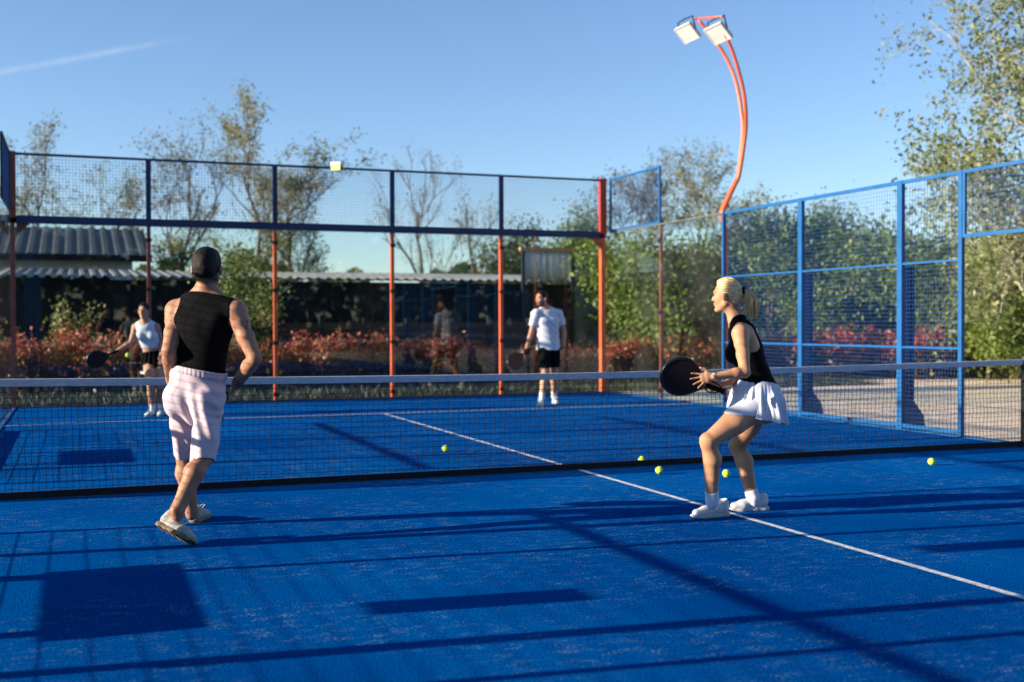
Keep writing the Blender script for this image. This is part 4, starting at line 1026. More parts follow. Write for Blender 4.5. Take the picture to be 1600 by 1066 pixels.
def racket(label, c, hd, n, strap=None, small=False):
    """c centre of the round head, hd direction from head to grip, n face normal"""
    hd = unit(hd); n = unit(np.array(n)-hd*(np.array(n)@hd)); s = np.cross(n, hd)
    root = empty('racket', tuple(c)); tag(root, label, 'racket'); root.rotation_mode = 'QUATERNION'
    root.rotation_quaternion = Matrix(((s[0], n[0], hd[0]), (s[1], n[1], hd[1]), (s[2], n[2], hd[2]))).to_quaternion()
    out_ = []
    for i in range(64):
        th = 2*math.pi*i/64; x = .127*math.sin(th); z = -.13*math.cos(th)
        if z > .03: k = (z-.03)/.10; x *= 1-.55*k**1.6; z = .03+(z-.03)*1.5
        out_.append((x, z))
    g = MB(); g.prism([(x*.965, z*.965) for x, z in out_], (0, -.016, 0), (1, 0, 0), (0, 0, 1), (0, 1, 0), .032); g.build('face', M['racket'], root)
    g = MB(); pts = [(x, 0, z) for x, z in out_]; n0 = len(g.v)
    k = len(pts); prof = [(.0, -.019), (.006, -.017), (.009, -.008), (.009, .008), (.006, .017), (.0, .019), (-.006, .018), (-.006, -.018)]
    for i in range(k):
        a, b = np.array(pts[i-1]), np.array(pts[(i+1) % k]); t = unit(b-a); o_ = np.cross(t, (0, 1., 0)); o_ = o_ if o_@np.array(pts[i]) > 0 else -o_
        for (q, y) in prof: v = np.array(pts[i])+o_*q+V3(0, y, 0); g.v.append(tuple(v))
    m_ = len(prof)
    for i in range(k):
        for j in range(m_): a = i*m_+j; b = i*m_+(j+1) % m_; c2 = ((i+1) % k)*m_+(j+1) % m_; d2 = ((i+1) % k)*m_+j; g.f.append((a, b, c2, d2))
    g.build('rim', M['rim'], root, True)
    g = MB(); zz = np.linspace(.17, .315, 26); g.tube([(0, 0, z) for z in zz], [.0165+.0012*(i % 2) for i in range(26)], 12); g.tube([(0, 0, .314), (0, 0, .326)], .021, 12); g.build('grip', M['black_c'], root, True)
    g = MB(); L_ = [(.0, .0, .326)]+[(.038*math.sin(t), .012*math.sin(2*t), .30-.06*(1-math.cos(t))) for t in np.linspace(0.2, 6.1, 14)]+[(0, 0, .326)]; g.tube(L_, .0045, 6); g.build('wrist_strap', M['black_c'], root, True)
    return root
def racket_mat():
    m, t, p, o = nodes('black_racket_face'); L = t.links.new; tc = N(t, 'ShaderNodeTexCoord'); vo = N(t, 'ShaderNodeTexVoronoi', Scale=62.0, Randomness=0.0); mp = N(t, 'ShaderNodeMapping'); mp.inputs['Scale'].default_value = (1, 0, 1); L(tc.outputs['Object'], mp.inputs[0]); L(mp.outputs[0], vo.inputs['Vector'])
    r = N(t, 'ShaderNodeValToRGB'); L(vo.outputs['Distance'], r.inputs[0]); r.color_ramp.elements[0].position = .30; r.color_ramp.elements[0].color = (.03, .008, .008, 1); r.color_ramp.elements[1].position = .36; r.color_ramp.elements[1].color = (.007, .007, .008, 1)
    L(r.outputs[0], p.inputs['Base Color']); p.inputs['Roughness'].default_value = .55; p.inputs['Specular IOR Level'].default_value = .25; return m
M['racket'] = racket_mat(); M['rim'] = mat('black_rim', (.008, .008, .010), .28, .1)

def G(px, py):
    d = CF + CR*(px-800)/FPX + CU*(533-py)/FPX; return CAM+d*(-CAM[2]/d[2])

def short_hair(P, m_, thick=.016, top=.008, seed=1, nape=-.062, front=.070):
    HP, (f, r, u), sc, c = P.HP, P.HA, P.hsc, P.J['head']
    pr = [el(HP(-.016, 0, .035), [x*sc for x in (.098+thick*.6, .077+thick*.55, .090+thick)], P.HA, .02), el(HP(-.05, 0, -.012), [x*sc for x in (.058+thick*.3, .064, .066)], P.HA, .03), el(HP(.02, 0, .085), [x*sc for x in (.062, .055, .034+top)], P.HA, .02)]
    v = Vol(c-.2*sc, c+.2*sc, P.h)
    for q in pr: v.add(q, q['k'])
    v.warp(lambda X, Y, Z: -.0022*wob(X, Y, Z, 38, seed)-.0008*np.sin(420*((X-c[0])*CR[0]+(Y-c[1])*CR[1])+60*Z+2*wob(X, Y, Z, 25, seed)))
    def line(X, Y, Z):
        a = plane(X, Y, Z, c, f)/sc; b = plane(X, Y, Z, c, u)/sc; hl = np.interp(a, [-.2, -.06, -.03, .0, .03, .055, front, front+.03], [nape, nape, -.045, -.01, .022, .045, .08, .2]); return (hl-b)*.75*sc+.005*wob(X, Y, Z, 90, seed+5)
    v.cut(line)
    for s_ in (-1, 1): ec = HP(-.004, s_*.092, -.006); v.cut(lambda X, Y, Z, ec=ec: .034*sc-near_c(X, Y, Z, ec))
    me, _ = v.mesh(); return P.link(me, 'hair', m_)

# ------------------------------------------------------------------ the man in the black tank top
def man():
    a = at; J = dict(hipL=a(287, 616, 7.22), hipR=a(328, 619, 7.18), kneeL=a(289, 712, 7.42), kneeR=a(318, 716, 7.02), ankL=a(299, 797, 7.50), ankR=a(277, 797, 6.86),
        waist=a(311, 566, 7.20), chest=a(317, 512, 7.20), upper=a(320, 482, 7.20), neck=a(323, 458, 7.20), head=a(324, 421, 7.16),
        shL=a(278, 486, 7.24), shR=a(367, 488, 7.14), elL=a(264, 548, 7.08), elR=a(398, 560, 7.06), wrL=a(268, 597, 7.26), wrR=a(368, 602, 7.30))
    S = dict(torso=[(.165, .125), (.170, .12), (.160, .110), (.185, .125), (.165, .10), (.068, .062)], sh=.072, trap=.046, lat=.07, glute=(.092, .05), leg=[.092, .078, .057, .062, .040], arm=[.058, .052, .043, .046, .031], neck=.062)
    hL = hand_prims(J['wrL'], J['wrL']-J['elL']+V3(.1, .1, 0), V3(.2, -.2, 1), 1, tg='handL', curl=(.5, .6, .5))
    hR = hand_prims(J['wrR'], unit(a(352, 618, 7.34)-J['wrR']), V3(0.3, .3, 1), 1, tg='handR', curl=(.75, .9, .7), thumb=(.5, .5, .5))
    P = Person('man in black tank top and pale pink shorts seen from behind, nearest the camera', J, S, M['skin_m'], .0048, hL+hR, CF*1.0+CR*.08-V3(0, 0, .05), V3(0, 0, 1)+CR*.02, 1.03,
        erode=lambda X, Y, Z: .014*np.clip((J['waist'][2]-.03-Z)*20, 0, 1)*np.clip((Z-a(305, 716, 7.2)[2])*20, 0, 1)*np.clip((.20-np.abs((X-a(307, 0, 7.2)[0])*CR[0]+(Y-a(307, 0, 7.2)[1])*CR[1]))*40, 0, 1))
    fr = P.fr; sdn = fr['ss']
    # tattoos on the right arm
    for c, rr, sd_ in ((a(392, 505, 7.06), .050, 3), (a(384, 530, 7.0), .036, 5), (a(394, 548, 6.98), .038, 8), (a(372, 598, 7.24), .04, 9)):
        d = np.linalg.norm(P.vv-c, axis=1)/rr+.35*wob(P.vv[:, 0], P.vv[:, 1], P.vv[:, 2], 60, sd_)
        n_ = wob(P.vv[:, 0], P.vv[:, 1], P.vv[:, 2], 95, sd_+20)
        P.ink = np.maximum(P.ink, .62*np.clip((1.15-d)*6, 0, 1)*np.clip((n_+.25)*5, .1, 1))
    fa, fb, fc = P.abc; hd_ = np.linalg.norm(P.vv-J['head'], axis=1) < .17
    P.ink = np.maximum(P.ink, hd_*np.clip((.025-fa)*60, 0, 1)*.92*np.clip((fc+.090+.004*wob(P.vv[:, 0], P.vv[:, 1], P.vv[:, 2], 90, 2))*38, 0, 1)*(np.abs(fb) < .0815))
    P.finish()
    hr = short_hair(P, M['hair_d'], .012, .010, 4, nape=-.058); strands(P, hr, 2600, .022, M['hair_d'], np.random.RandomState(8), V3(0, 0, -1)+CR*.5)
    # tank top
    up = unit(J['neck']-J['waist']); nB = unit(V3(0, 0, 1)+CR*.19)
    cuts = [lambda X, Y, Z: -plane(X, Y, Z, a(309, 583, 7.2), nB),
            lambda X, Y, Z: .128-near_c(X, Y, Z, a(259, 482, 7.22)), lambda X, Y, Z: .120-near_c(X, Y, Z, a(388, 486, 7.12)),
            lambda X, Y, Z: .105-near_c(X, Y, Z, a(250, 508, 7.2)), lambda X, Y, Z: .100-near_c(X, Y, Z, a(397, 512, 7.1)),
            lambda X, Y, Z: plane(X, Y, Z, a(322, 457, 7.12), up-fr['fs']*-.25), lambda X, Y, Z: .085-near_c(X, Y, Z, J['neck']+V3(0, 0, .05)+fr['fs']*.09)]
    fold = lambda X, Y, Z: -.0028*np.sin(260*(Z+.32*(X*CR[0]+Y*CR[1]))+2.2*wob(X, Y, Z, 12, 3))*np.clip(.5+wob(X, Y, Z, 9, 6), 0, 1)*np.clip((1.32-Z)*7, 0, 1)
    P.garment('tank_top', M['black_c'], ['torso'], .008, cuts, warp=fold)
    # shorts
    J_ = J; sh_ = fr['sh_']; ex = []
    def E(p): p['raw'] = True; ex.append(p)
    hemL, hemR = J_['kneeL']+(J_['hipL']-J_['kneeL'])*-.0, J_['kneeR']
    E(es(a(309, 580, 7.2), fr['pel'], (.182, .136), (.176, .138), sh_, .03)); E(es(fr['pel'], fr['pel']-V3(0, 0, .07), (.176, .138), (.155, .122), sh_, .03))
    for L in 'LR':
        hp_, kn = J_['hip'+L], J_['knee'+L]; E(rc(hp_+fr['fw']*-.02, hp_+(kn-hp_)*.5, .100, .084, .03)); E(rc(hp_+(kn-hp_)*.5, kn+(kn-hp_)*.12, .084, .071, .02))
        g_ = hp_-fr['fw']*.055-V3(0, 0, .02); E(rc(g_, g_-V3(0, 0, .04), .10, .095, .03))
    c1, c2 = a(289, 722, 7.4), a(328, 724, 7.0)
    def legcut(X, Y, Z):
        mid = (J_['kneeL']+J_['kneeR'])/2; sd = plane(X, Y, Z, mid, J_['kneeL']-J_['kneeR'])
        pl = plane(X, Y, Z, a(285, 712, 7.4), J_['kneeL']-J_['hipL']+V3(.02, 0, 0)); pr_ = plane(X, Y, Z, a(328, 719, 7.0), unit(J_['kneeR']-J_['hipR'])+CR*.12); return np.where(sd > 0, pl, pr_)
    sfold = lambda X, Y, Z: .0075*np.sin(70*(X*CR[0]+Y*CR[1])+18*Z+2.6*wob(X, Y, Z, 7, 2))*np.clip(.45+wob(X, Y, Z, 6, 9), 0, 1)+.005*np.sin(90*Z+40*(X*CR[0]+Y*CR[1])+3*wob(X, Y, Z, 9, 5))*np.clip(wob(X, Y, Z, 7, 12), 0, 1)
    inner = [es(a(303, 672, 7.18), a(302, 735, 7.18), (.002, .16), (.016, .16), CR)]+[rc(J_['knee'+L]+unit(J_['hip'+L]-J_['knee'+L])*.08, J_['knee'+L]+unit(J_['knee'+L]-J_['hip'+L])*.10, .060, .064) for L in 'LR']
    so = P.garment('shorts', M['pink_c'], [], 0, [lambda X, Y, Z: plane(X, Y, Z, a(309, 575, 7.2), nB), legcut], ex, sfold, inner=inner)
    w = []; ctr = a(310, 581, 7.2); wf = unit(np.cross(sh_, up))
    wb = [es(ctr-nB*.012, ctr+nB*.012, (.190, .140), (.188, .138), sh_, .01)]; wb[0]['raw'] = True
    P.garment('waistband', M['pink_c'], [], 0, [lambda X, Y, Z: plane(X, Y, Z, ctr+nB*.022, nB), lambda X, Y, Z: -plane(X, Y, Z, ctr-nB*.02, nB)], wb, lambda X, Y, Z: -.0012*np.sin(230*(X*CR[0]+Y*CR[1])), parent=so)
    # necklace
    g = MB(); nb = J['neck']+V3(0, 0, .012); g.tube([nb+.0665*(fr['ss']*math.cos(t)+fr['fs']*math.sin(t))+V3(0, 0, -.014*math.sin(t)) for t in np.linspace(0, 2*math.pi, 33)], .0022, 5, cap=False); P.part(g, 'necklace', M['gold'])
    shoe(P, a(243, 822, 6.90), a(319, 862, 6.76), V3(0, 0, 1)+CF*.62+CR*.25, M['shoe_c'], M['sole_g'], 1.12, tread=True)
    hl = G(302, 818); shoe(P, hl, hl+.28*unit(V3(CF[0]+.06, CF[1], 0)), V3(0, 0, 1), M['shoe_c'], M['sole_g'], 1.0)
    racket('black racket held low in the right hand of the man in black', a(322, 640, 7.60), unit(a(354, 614, 7.38)-a(322, 640, 7.60)), CR*.6+V3(0, 0, .5))
man()

# ------------------------------------------------------------------ the blonde woman
def woman():
    a = at; fw = unit(V3(-.83, .55, 0)); lf = np.cross(V3(0, 0, 1), fw)
    pel = a(1187, 630, 7.80); tf = unit(V3(-.80, .60, 0)); tl = np.cross(V3(0, 0, 1), tf)
    shc = a(1160, 521, 7.78)
    J = dict(hipL=pel+lf*.088, hipR=pel-lf*.088, kneeL=a(1107, 690, 7.54), kneeR=a(1152, 698, 8.06), ankL=a(1113, 780, 7.66), ankR=a(1177, 779, 8.01),
        waist=a(1180, 588, 7.80), chest=a(1165, 546, 7.79), upper=a(1159, 520, 7.79), neck=a(1151, 503, 7.79), head=a(1135, 463, 7.79),
        shL=shc+tl*.165+V3(0, 0, .0), shR=shc-tl*.165, elL=a(1164, 582, 7.50), elR=a(1156, 592, 7.98), wrL=a(1115, 588, 7.46), wrR=a(1128, 602, 7.70))
    S = dict(torso=[(.150, .115), (.155, .112), (.122, .092), (.142, .104), (.125, .082), (.054, .052)], sh=.054, trap=.033, lat=.055, glute=(.092, .058), leg=[.094, .080, .054, .056, .036], arm=[.045, .041, .034, .037, .024], neck=.048, bust=(.058, .072))
    hL = hand_prims(J['wrL'], a(1074, 597, 7.46)-J['wrL'], V3(0, 0, 1)+CR*.1, -1, sc=.92, tg='handL', fan=(.32, .08, -.20, -.48), curl=[(.05, .12, .1), (.05, .15, .12), (.08, .16, .14), (.10, .2, .15)], thumb=(.55, .8, .05, .1))
    hR = hand_prims(J['wrR'], a(1104, 606, 7.66)-J['wrR'], V3(0, 0, 1)-CF*.2, 1, sc=.92, tg='handR', curl=(1.0, 1.1, .8), spread=.04, thumb=(.6, .35, .55, .5))
    P = Person('blonde woman in black tank top and white pleated skirt, knees bent', J, S, M['skin_w'], .0044, hL+hR, V3(-.70, .71, .0), V3(-.08, .02, 1), .93)
    fr = P.fr; P.finish(); c = J['head']; f, r, u = P.HA; sc = P.hsc; HP = P.HP
    # hair: drawn back over the skull
    v = Vol(c-.2, c+.2, P.h)
    for q in [el(HP(-.014, 0, .040), [x*sc for x in (.099, .082, .094)], P.HA, .02), el(HP(-.055, 0, .0), [x*sc for x in (.062, .068, .075)], P.HA, .03), rc(HP(-.09, 0, .02), HP(-.125, 0, .035), .04*sc, .018*sc, .03), el(HP(.0, 0, .100), [x*sc for x in (.06, .05, .028)], P.HA, .03)]: v.add(q, q['k'])
    pt = HP(-.12, 0, .035)
    def groove(X, Y, Z):
        d = np.stack([X-pt[0]+0*Y+0*Z, Y-pt[1]+0*X+0*Z, Z-pt[2]+0*X+0*Y]); n = np.sqrt((d**2).sum(0))+1e-6; ang = np.arctan2(d[0]*r[0]+d[1]*r[1]+d[2]*r[2], d[0]*u[0]+d[1]*u[1]+d[2]*u[2]); return -.0030*np.sin(ang*26+4*wob(X, Y, Z, 14, 5))*np.clip(n*12, 0, 1)
    v.warp(groove)
    def line(X, Y, Z):
        A_ = plane(X, Y, Z, c, f)/sc; B_ = plane(X, Y, Z, c, u)/sc; hl = np.interp(A_, [-.2, -.07, -.045, -.035, .012, .035, .058, .075], [-.062, -.062, -.040, .018, .022, .052, .082, .13]); return (hl-B_)*.75*sc
    v.cut(line); ec = HP(-.008, -.092, -.008); v.cut(lambda X, Y, Z: .034*sc-near_c(X, Y, Z, ec)); ec2 = HP(-.008, .092, -.008); v.cut(lambda X, Y, Z: .034*sc-near_c(X, Y, Z, ec2)); me, _ = v.mesh(); hair = P.link(me, 'hair', M['hair_b'])
    g = MB(); ax_ = unit(HP(-.14, 0, .036)-HP(-.11, 0, .034)); s1 = unit(np.cross(ax_, V3(0, 0, 1))); s2 = np.cross(ax_, s1); g.tube([HP(-.131, 0, .038)+.021*(s1*math.cos(t)+s2*math.sin(t)) for t in np.linspace(0, 2*math.pi, 21)], .009, 8, cap=False); P.part(g, 'hair_tie', M['black_c'], hair)
    strands(P, hair, 1100, .045, M['hair_l'], np.random.RandomState(12), HP(-.2, 0, .03)-c, rad=.0007)
    # ponytail: many wavy locks
    rs = np.random.RandomState(3); g = MB(); st = HP(-.134, 0, .040)
    e0 = a(1168, 462, 7.79); 
    for i in range(150):
        an, ra = rs.uniform(0, 2*math.pi), math.sqrt(rs.rand()); wv = rs.uniform(0, 6.28); L_ = rs.uniform(.72, 1.08); o1 = (CR*math.cos(an)+CF*math.sin(an))*ra
        pts = []
        for t in np.linspace(0, 1, 12):
            cen = st+CR*(.040*math.sin(min(t*2.2, 1)*math.pi/2)+.012*t)+V3(0, 0, 1)*(.012*math.sin(min(t*5, 1)*math.pi)-.185*L_*t**1.15)
            wd = .010+.043*math.sin(min(1, t*1.25)*math.pi*.72)**1.0
            pts.append(cen+o1*wd+(CR*math.sin(t*9+wv)+CF*math.cos(t*8+wv))*.0055*t+CR*.02*max(0, t-.85)*math.sin(wv))
        g.tube(pts, np.linspace(.0042, .0014, 12), 5)
    for i in range(9):
        wv = rs.uniform(0, 6.28); e = st+CR*(.05+.05*rs.rand())+V3(0, 0, -.02-.17*rs.rand()); m1 = st+CR*.045+V3(0, 0, -.05-.06*rs.rand()); g.tube([m1, (m1+e)/2+V3(0, 0, .01*math.sin(wv)), e], .0008, 4)
    P.part(g, 'ponytail', M['hair_l'], hair)
    # tank top
    up = unit(J['neck']-J['waist']); fs = fr['fs']
    cuts = [lambda X, Y, Z: -plane(X, Y, Z, a(1184, 606, 7.8), unit(V3(0, 0, 1)-CR*.02)),
            lambda X, Y, Z: .100-near_c(X, Y, Z, J['shL']+tl*.010-fs*.02), lambda X, Y, Z: .100-near_c(X, Y, Z, J['shR']-tl*.010-fs*.02),
            lambda X, Y, Z: .120-near_c(X, Y, Z, J['shL']-tl*.018-fs*.085-V3(0, 0, .035)), lambda X, Y, Z: .120-near_c(X, Y, Z, J['shR']+tl*.018-fs*.085-V3(0, 0, .035)),
            lambda X, Y, Z: .07-near_c(X, Y, Z, J['neck']+V3(0, 0, .045)+fs*.02), lambda X, Y, Z: .066-near_c(X, Y, Z, J['neck']+V3(0, 0, -.0)+fs*.105)]
    fold = lambda X, Y, Z: -.0022*np.sin(200*(Z+.3*(X*CR[0]+Y*CR[1]))+2.5*wob(X, Y, Z, 12, 3))*np.clip(.4+wob(X, Y, Z, 9, 6), 0, 1)*np.clip((1.12-Z)*7, 0, 1)
    exh = [es(J['waist'], a(1186, 612, 7.80), (.128, .098), (.160, .136), fr['sh_'], .02)]; exh[0]['raw'] = True
    P.garment('tank_top', M['black_c'], ['torso'], .0075, cuts, exh, fold, h=.004)
    # skirt
    top, hem = a(1184, 598, 7.80), a(1177, 652, 7.78); sx = unit(top-hem); hb = hem-tf*.012; ex = [es(top+sx*.02, (top+hb)/2, (.140, .116), (.178, .178), fr['sh_'], .02), es((top+hb)/2, hb-sx*.05, (.178, .178), (.205, .205), fr['sh_'], .02)]+[rc(J['hip'+L]-fr['fw']*.060+V3(0, 0, .0), J['hip'+L]-fr['fw']*.068-V3(0, 0, .12), .106, .116, .03) for L in 'LR']
    for q in ex: q['raw'] = True
    def pleat(X, Y, Z):
        x, y, z = X-top[0], Y-top[1], Z-top[2]; t = -(x*sx[0]+y*sx[1]+z*sx[2]); an = np.arctan2(x*lf[0]+y*lf[1]+.02*np.sin(z*20), x*fw[0]+y*fw[1]); return .011*np.sin(an*17+1.6*np.sin(an*5)+3*t)*np.clip(t*5.5, 0, 1)+.004*np.sin(an*39+6*t)*np.clip(t*5, 0, 1)
    inn = [es(top-sx*.05, (top+hem)/2, (.10, .08), (.165, .155), fr['sh_']), es((top+hem)/2, hem-sx*.06, (.163, .153), (.192, .202), fr['sh_'])]
    v = P.vol(ex, .0036)
    for q in ex: v.add(q, .01)
    v2 = Vol(v.lo, v.lo+(v.n-1)*v.h, v.h); v2.n = v.n
    v.warp(pleat); D0 = v.D.copy()
    v.D = np.maximum(D0, -(D0+.0075))          # a thin sheet of cloth, open below
    v.cut(lambda X, Y, Z: plane(X, Y, Z, top+sx*.004, sx))
    v.cut(lambda X, Y, Z: -plane(X, Y, Z, a(1175, 650, 7.78), unit(V3(0, 0, 1)+CR*.26))+.012*np.sin(9*(X+Y)))
    me, _ = v.mesh(); sk = P.link(me, 'skirt', M['white_c'])
    P.garment('shorts_liner', M['white_c'], ['thigh'], .006, [lambda X, Y, Z: plane(X, Y, Z, top-sx*.05, sx), lambda X, Y, Z: -plane(X, Y, Z, a(1180, 648, 7.8), V3(0, 0, 1)+CR*.1)], parent=sk)
    g = MB(); wp = es(top-sx*.004, top+sx*.02, (.146, .114), (.143, .112), fr['sh_'])
    # socks and shoes
    for L in 'LR':
        an = J['ank'+L]; sx_ = unit(J['knee'+L]-an)
        P.garment('sock', M['sock'], ['shin'+L, 'foot'+L], .005, [lambda X, Y, Z, an=an, sx_=sx_: plane(X, Y, Z, an+sx_*.058, sx_)], warp=lambda X, Y, Z: -.0006*np.sin(Z*420))
    tL, hL_ = G(1068, 812), G(1136, 806); shoe(P, hL_+unit(hL_-tL)*.012, tL, V3(0, 0, 1), M['shoe_w'], M['sole_w'], 1.09)
    tR, hR_ = G(1138, 799), G(1198, 797); shoe(P, hR_+unit(hR_-tR)*.012, tR, V3(0, 0, 1), M['shoe_w'], M['sole_w'], 1.09)
    g = MB(); wv = J['wrL']+unit(J['wrL']-J['elL'])*-.005; d = unit(J['wrL']-J['elL']); s1 = unit(np.cross(d, V3(0, 0, 1))); s2 = np.cross(d, s1)
    for k_, of in enumerate((0, .012)): g.tube([wv+d*(of+.004*math.sin(t*2))+.0285*(s1*math.cos(t)*.95+s2*math.sin(t)*1.05) for t in np.linspace(0, 2*math.pi, 29)], .0016, 5, cap=False)
    P.part(g, 'bracelet', M['gold'])
    racket('black round padel racket held by the blonde woman', a(1063, 588, 7.56), unit(a(1128, 611, 7.62)-a(1063, 588, 7.56)), -CF*1.0-CR*.32-CU*.12)
woman()

# ------------------------------------------------------------------ far man in white
def far_man():
    a = at; J = dict(hipR=a(850, 545, 18.45), hipL=a(865, 545, 18.5), kneeR=a(851, 588, 18.12), kneeL=a(866, 589, 18.42), ankR=a(846, 625, 18.06), ankL=a(866, 618, 18.82),
        waist=a(857, 526, 18.48), chest=a(855, 505, 18.48), upper=a(854, 491, 18.48), neck=a(852, 483, 18.46), head=a(846, 467, 18.42),
        shR=a(837, 491, 18.40), shL=a(872, 491, 18.54), elR=a(830, 521, 18.42), elL=a(881, 519, 18.6), wrR=a(823, 545, 18.30), wrL=a(880, 545, 18.5))
    S = dict(torso=[(.155, .115), (.160, .115), (.145, .105), (.170, .118), (.155, .095), (.062, .058)], sh=.062, trap=.042, lat=.06, glute=(.085, .05), leg=[.090, .076, .056, .057, .038], arm=[.052, .047, .039, .042, .028], neck=.058)
    hR = hand_prims(J['wrR'], a(819, 552, 18.26)-J['wrR'], V3(.5, .3, 1), 1, tg='handR', curl=(.9, 1.0, .8)); hL = hand_prims(J['wrL'], V3(0, -.2, -1), V3(-.5, -.8, 0), 1, tg='handL')
    hf = unit(-CR*.75-CF*.66)
    P = Person('bearded man in white t-shirt and black shorts on the far side', J, S, M['skin_f'], .0065, hR+hL, hf, V3(0, 0, 1))
    fa, fb, fc = P.abc; n_ = wob(P.vv[:, 0], P.vv[:, 1], P.vv[:, 2], 60, 3)
    P.ink = np.maximum(P.ink, .72*np.clip((-.035-fc)*60, 0, 1)*np.clip((fa+.01)*60, 0, 1)*np.clip(1.4-((fc+.062)/.016)**2*0-np.clip(1.3-np.sqrt((fb/.022)**2+((fc+.062)/.011)**2), 0, 1), 0, 1)*(fc > -.13))
    P.finish(); short_hair(P, M['hair_d'], .014, .008, 7); fr = P.fr; up = V3(0, 0, 1)
    ex = []
    for q in (es(J['chest'], a(857, 546, 18.48), (.185, .135), (.195, .15), fr['ss'], .03), rc(J['shR'], J['shR']+(J['elR']-J['shR'])*.62, .075, .078, .03), rc(J['shL'], J['shL']+(J['elL']-J['shL'])*.62, .075, .078, .03)): q['raw'] = True; ex.append(q)
    def cutT(X, Y, Z): return np.maximum(-plane(X, Y, Z, a(857, 547, 18.48), up), .0)*1.0-(1-(plane(X, Y, Z, a(857, 547, 18.48), up) < 0))*.02
    cuts = [lambda X, Y, Z: -plane(X, Y, Z, a(857, 547, 18.48), up), lambda X, Y, Z: .082-near_c(X, Y, Z, J['neck']+V3(0, 0, .05)+fr['fs']*.02)]
    for L in 'RL':
        e_, s_ = J['el'+L], J['sh'+L]; d = unit(e_-s_); pc = s_+(e_-s_)*.60
        cuts.append(lambda X, Y, Z, pc=pc, d=d: np.minimum(plane(X, Y, Z, pc, d), .10-near_c(X, Y, Z, pc+d*.07)))
    P.garment('t_shirt', M['white_c'], ['torso'], .012, cuts, ex, lambda X, Y, Z: .008*wob(X, Y, Z, 22, 4)+.004*np.sin(60*Z+30*X), inner=None)
    ex = []
    for L in 'RL':
        q = rc(J['hip'+L], J['hip'+L]+(J['knee'+L]-J['hip'+L])*.72, .108, .100, .02); q['raw'] = True; ex.append(q)
    P.garment('shorts', M['black_c'], ['torso'], .012, [lambda X, Y, Z: plane(X, Y, Z, a(857, 538, 18.48), up), lambda X, Y, Z: -plane(X, Y, Z, a(857, 574, 18.4), up)], ex, lambda X, Y, Z: .005*wob(X, Y, Z, 30, 2))
    for L in 'RL':
        an = J['ank'+L]; sx_ = unit(J['knee'+L]-an); P.garment('sock', M['sock'], ['shin'+L, 'foot'+L], .006, [lambda X, Y, Z, an=an, sx_=sx_: plane(X, Y, Z, an+sx_*.11, sx_)])
    hd = unit(-CF-CR*.25); hd[2] = 0
    for L, dd in (('R', unit(V3(*hd))), ('L', unit(-CF*1.0+CR*.2))):
        hl = J['ank'+L].copy(); dd = V3(dd[0], dd[1], 0); dd = unit(dd); hl[2] = 0; hl = hl-dd*.05; tl_ = 0
        if L == 'R': P_h = hl+V3(0, 0, .0)
        shoe(P, hl, hl+dd*.28+V3(0, 0, .0), V3(0, 0, 1), M['shoe_w'], M['sole_w'], 1.0, h=.007)
    g = MB(); w_ = J['wrL']; g.tube([w_+V3(0, 0, .02)+.034*V3(math.cos(t), math.sin(t), 0) for t in np.linspace(0, 6.283, 17)], .009, 6, cap=False); P.part(g, 'wristwatch', M['black_c'])
    racket('black racket hanging from the hand of the man in the white t-shirt', a(806, 565, 18.2), unit(a(821, 552, 18.24)-a(806, 565, 18.2)), -CF-CR*.25)
far_man()

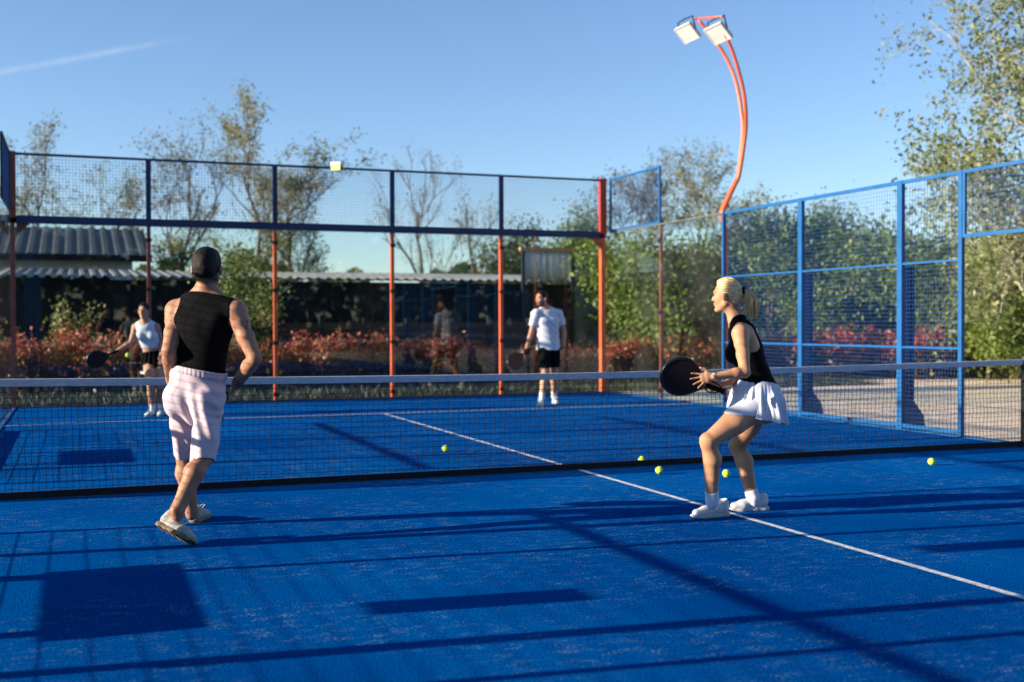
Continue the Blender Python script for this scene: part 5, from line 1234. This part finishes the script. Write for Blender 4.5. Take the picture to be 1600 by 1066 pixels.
# ------------------------------------------------------------------ far woman in white top
def far_woman():
    a = at; J = dict(hipR=a(233, 567, 16.62), hipL=a(249, 567, 16.66), kneeR=a(235, 601, 16.20), kneeL=a(249, 602, 16.30), ankR=a(239, 641, 16.52), ankL=a(251, 641, 16.56),
        waist=a(237, 546, 16.60), chest=a(230, 521, 16.50), upper=a(228, 510, 16.46), neck=a(226, 503, 16.44), head=a(225, 486, 16.36),
        shR=a(213, 511, 16.48), shL=a(243, 511, 16.50), elR=a(204, 536, 16.36), elL=a(253, 534, 16.62), wrR=a(181, 549, 16.26), wrL=a(252, 555, 16.4))
    S = dict(torso=[(.150, .112), (.150, .11), (.118, .09), (.138, .10), (.122, .08), (.052, .05)], sh=.052, trap=.032, lat=.05, glute=(.088, .055), leg=[.088, .074, .052, .053, .034], arm=[.043, .039, .033, .036, .023], neck=.047, bust=(.054, .066))
    hR = hand_prims(J['wrR'], a(170, 554, 16.22)-J['wrR'], V3(0, 0, 1), 1, sc=.95, tg='handR', curl=(.8, .9, .7)); hL = hand_prims(J['wrL'], V3(0, -.4, -1), V3(-.6, -.8, 0), 1, sc=.95, tg='handL')
    P = Person('dark haired woman in white crop top and black skirt reaching out', J, S, M['skin_f'], .0062, hR+hL, unit(-CF*.97-CR*.15-V3(0, 0, .12)), V3(0, 0, 1), .92)
    P.finish(); fr = P.fr; up = unit(J['neck']-J['waist']); fs = fr['fs']; tl = fr['ss']
    short_hair(P, M['hair_d'], .010, .004, 9, nape=-.05, front=.066)
    cuts = [lambda X, Y, Z: -plane(X, Y, Z, a(235, 544, 16.6), V3(0, 0, 1)), lambda X, Y, Z: .080-near_c(X, Y, Z, J['shL']+tl*.045), lambda X, Y, Z: .080-near_c(X, Y, Z, J['shR']-tl*.045), lambda X, Y, Z: .075-near_c(X, Y, Z, J['neck']+V3(0, 0, .03)+fs*.04)]
    P.garment('crop_top', M['white_c'], ['torso'], .008, cuts, warp=lambda X, Y, Z: .003*wob(X, Y, Z, 30, 4))
    top, hem = a(238, 551, 16.6), a(242, 582, 16.6); sx = unit(top-hem); ex = [es(top+sx*.02, hem-sx*.04, (.135, .108), (.20, .185), fr['sh_'], .01)]; ex[0]['raw'] = True
    rp = lambda X, Y, Z: .010*np.sin(14*np.arctan2(Y-top[1]+0*X, X-top[0]+0*Y))
    low = lambda X, Y, Z: -plane(X, Y, Z, a(241, 583, 16.6), V3(0, 0, 1))
    sk = P.garment('skirt', M['black_c'], [], 0, [lambda X, Y, Z: plane(X, Y, Z, top+sx*.02, sx), low], ex, rp)
    ex2 = [dict(ex[0])]; 
    P.garment('skirt_trim', M['white_c'], [], 0, [lambda X, Y, Z: plane(X, Y, Z, a(241, 580, 16.6), V3(0, 0, 1)), lambda X, Y, Z: -plane(X, Y, Z, a(241, 584, 16.6), V3(0, 0, 1))], [es(top+sx*.02, hem-sx*.04, (.139, .112), (.205, .19), fr['sh_'], .01) | {'raw': True}], rp, parent=sk)
    for L in 'RL':
        an = J['ank'+L]; sx_ = unit(J['knee'+L]-an); P.garment('sock', M['sock'], ['shin'+L, 'foot'+L], .006, [lambda X, Y, Z, an=an, sx_=sx_: plane(X, Y, Z, an+sx_*.14, sx_)])
        dd = unit(V3(-CF[0], -CF[1], 0)+V3(*(CR*(.25 if L == 'L' else -.2)))); dd[2] = 0; hl = an.copy(); hl[2] = 0; hl = hl-dd*.05; shoe(P, hl, hl+dd*.26, V3(0, 0, 1), M['shoe_w'], M['sole_w'], .93, h=.007)
    racket('dark racket in the outstretched hand of the woman in the crop top', a(150, 562, 16.1), unit(a(176, 552, 16.22)-a(150, 562, 16.1)), -CF-CU*.5-CR*.3)
far_woman()
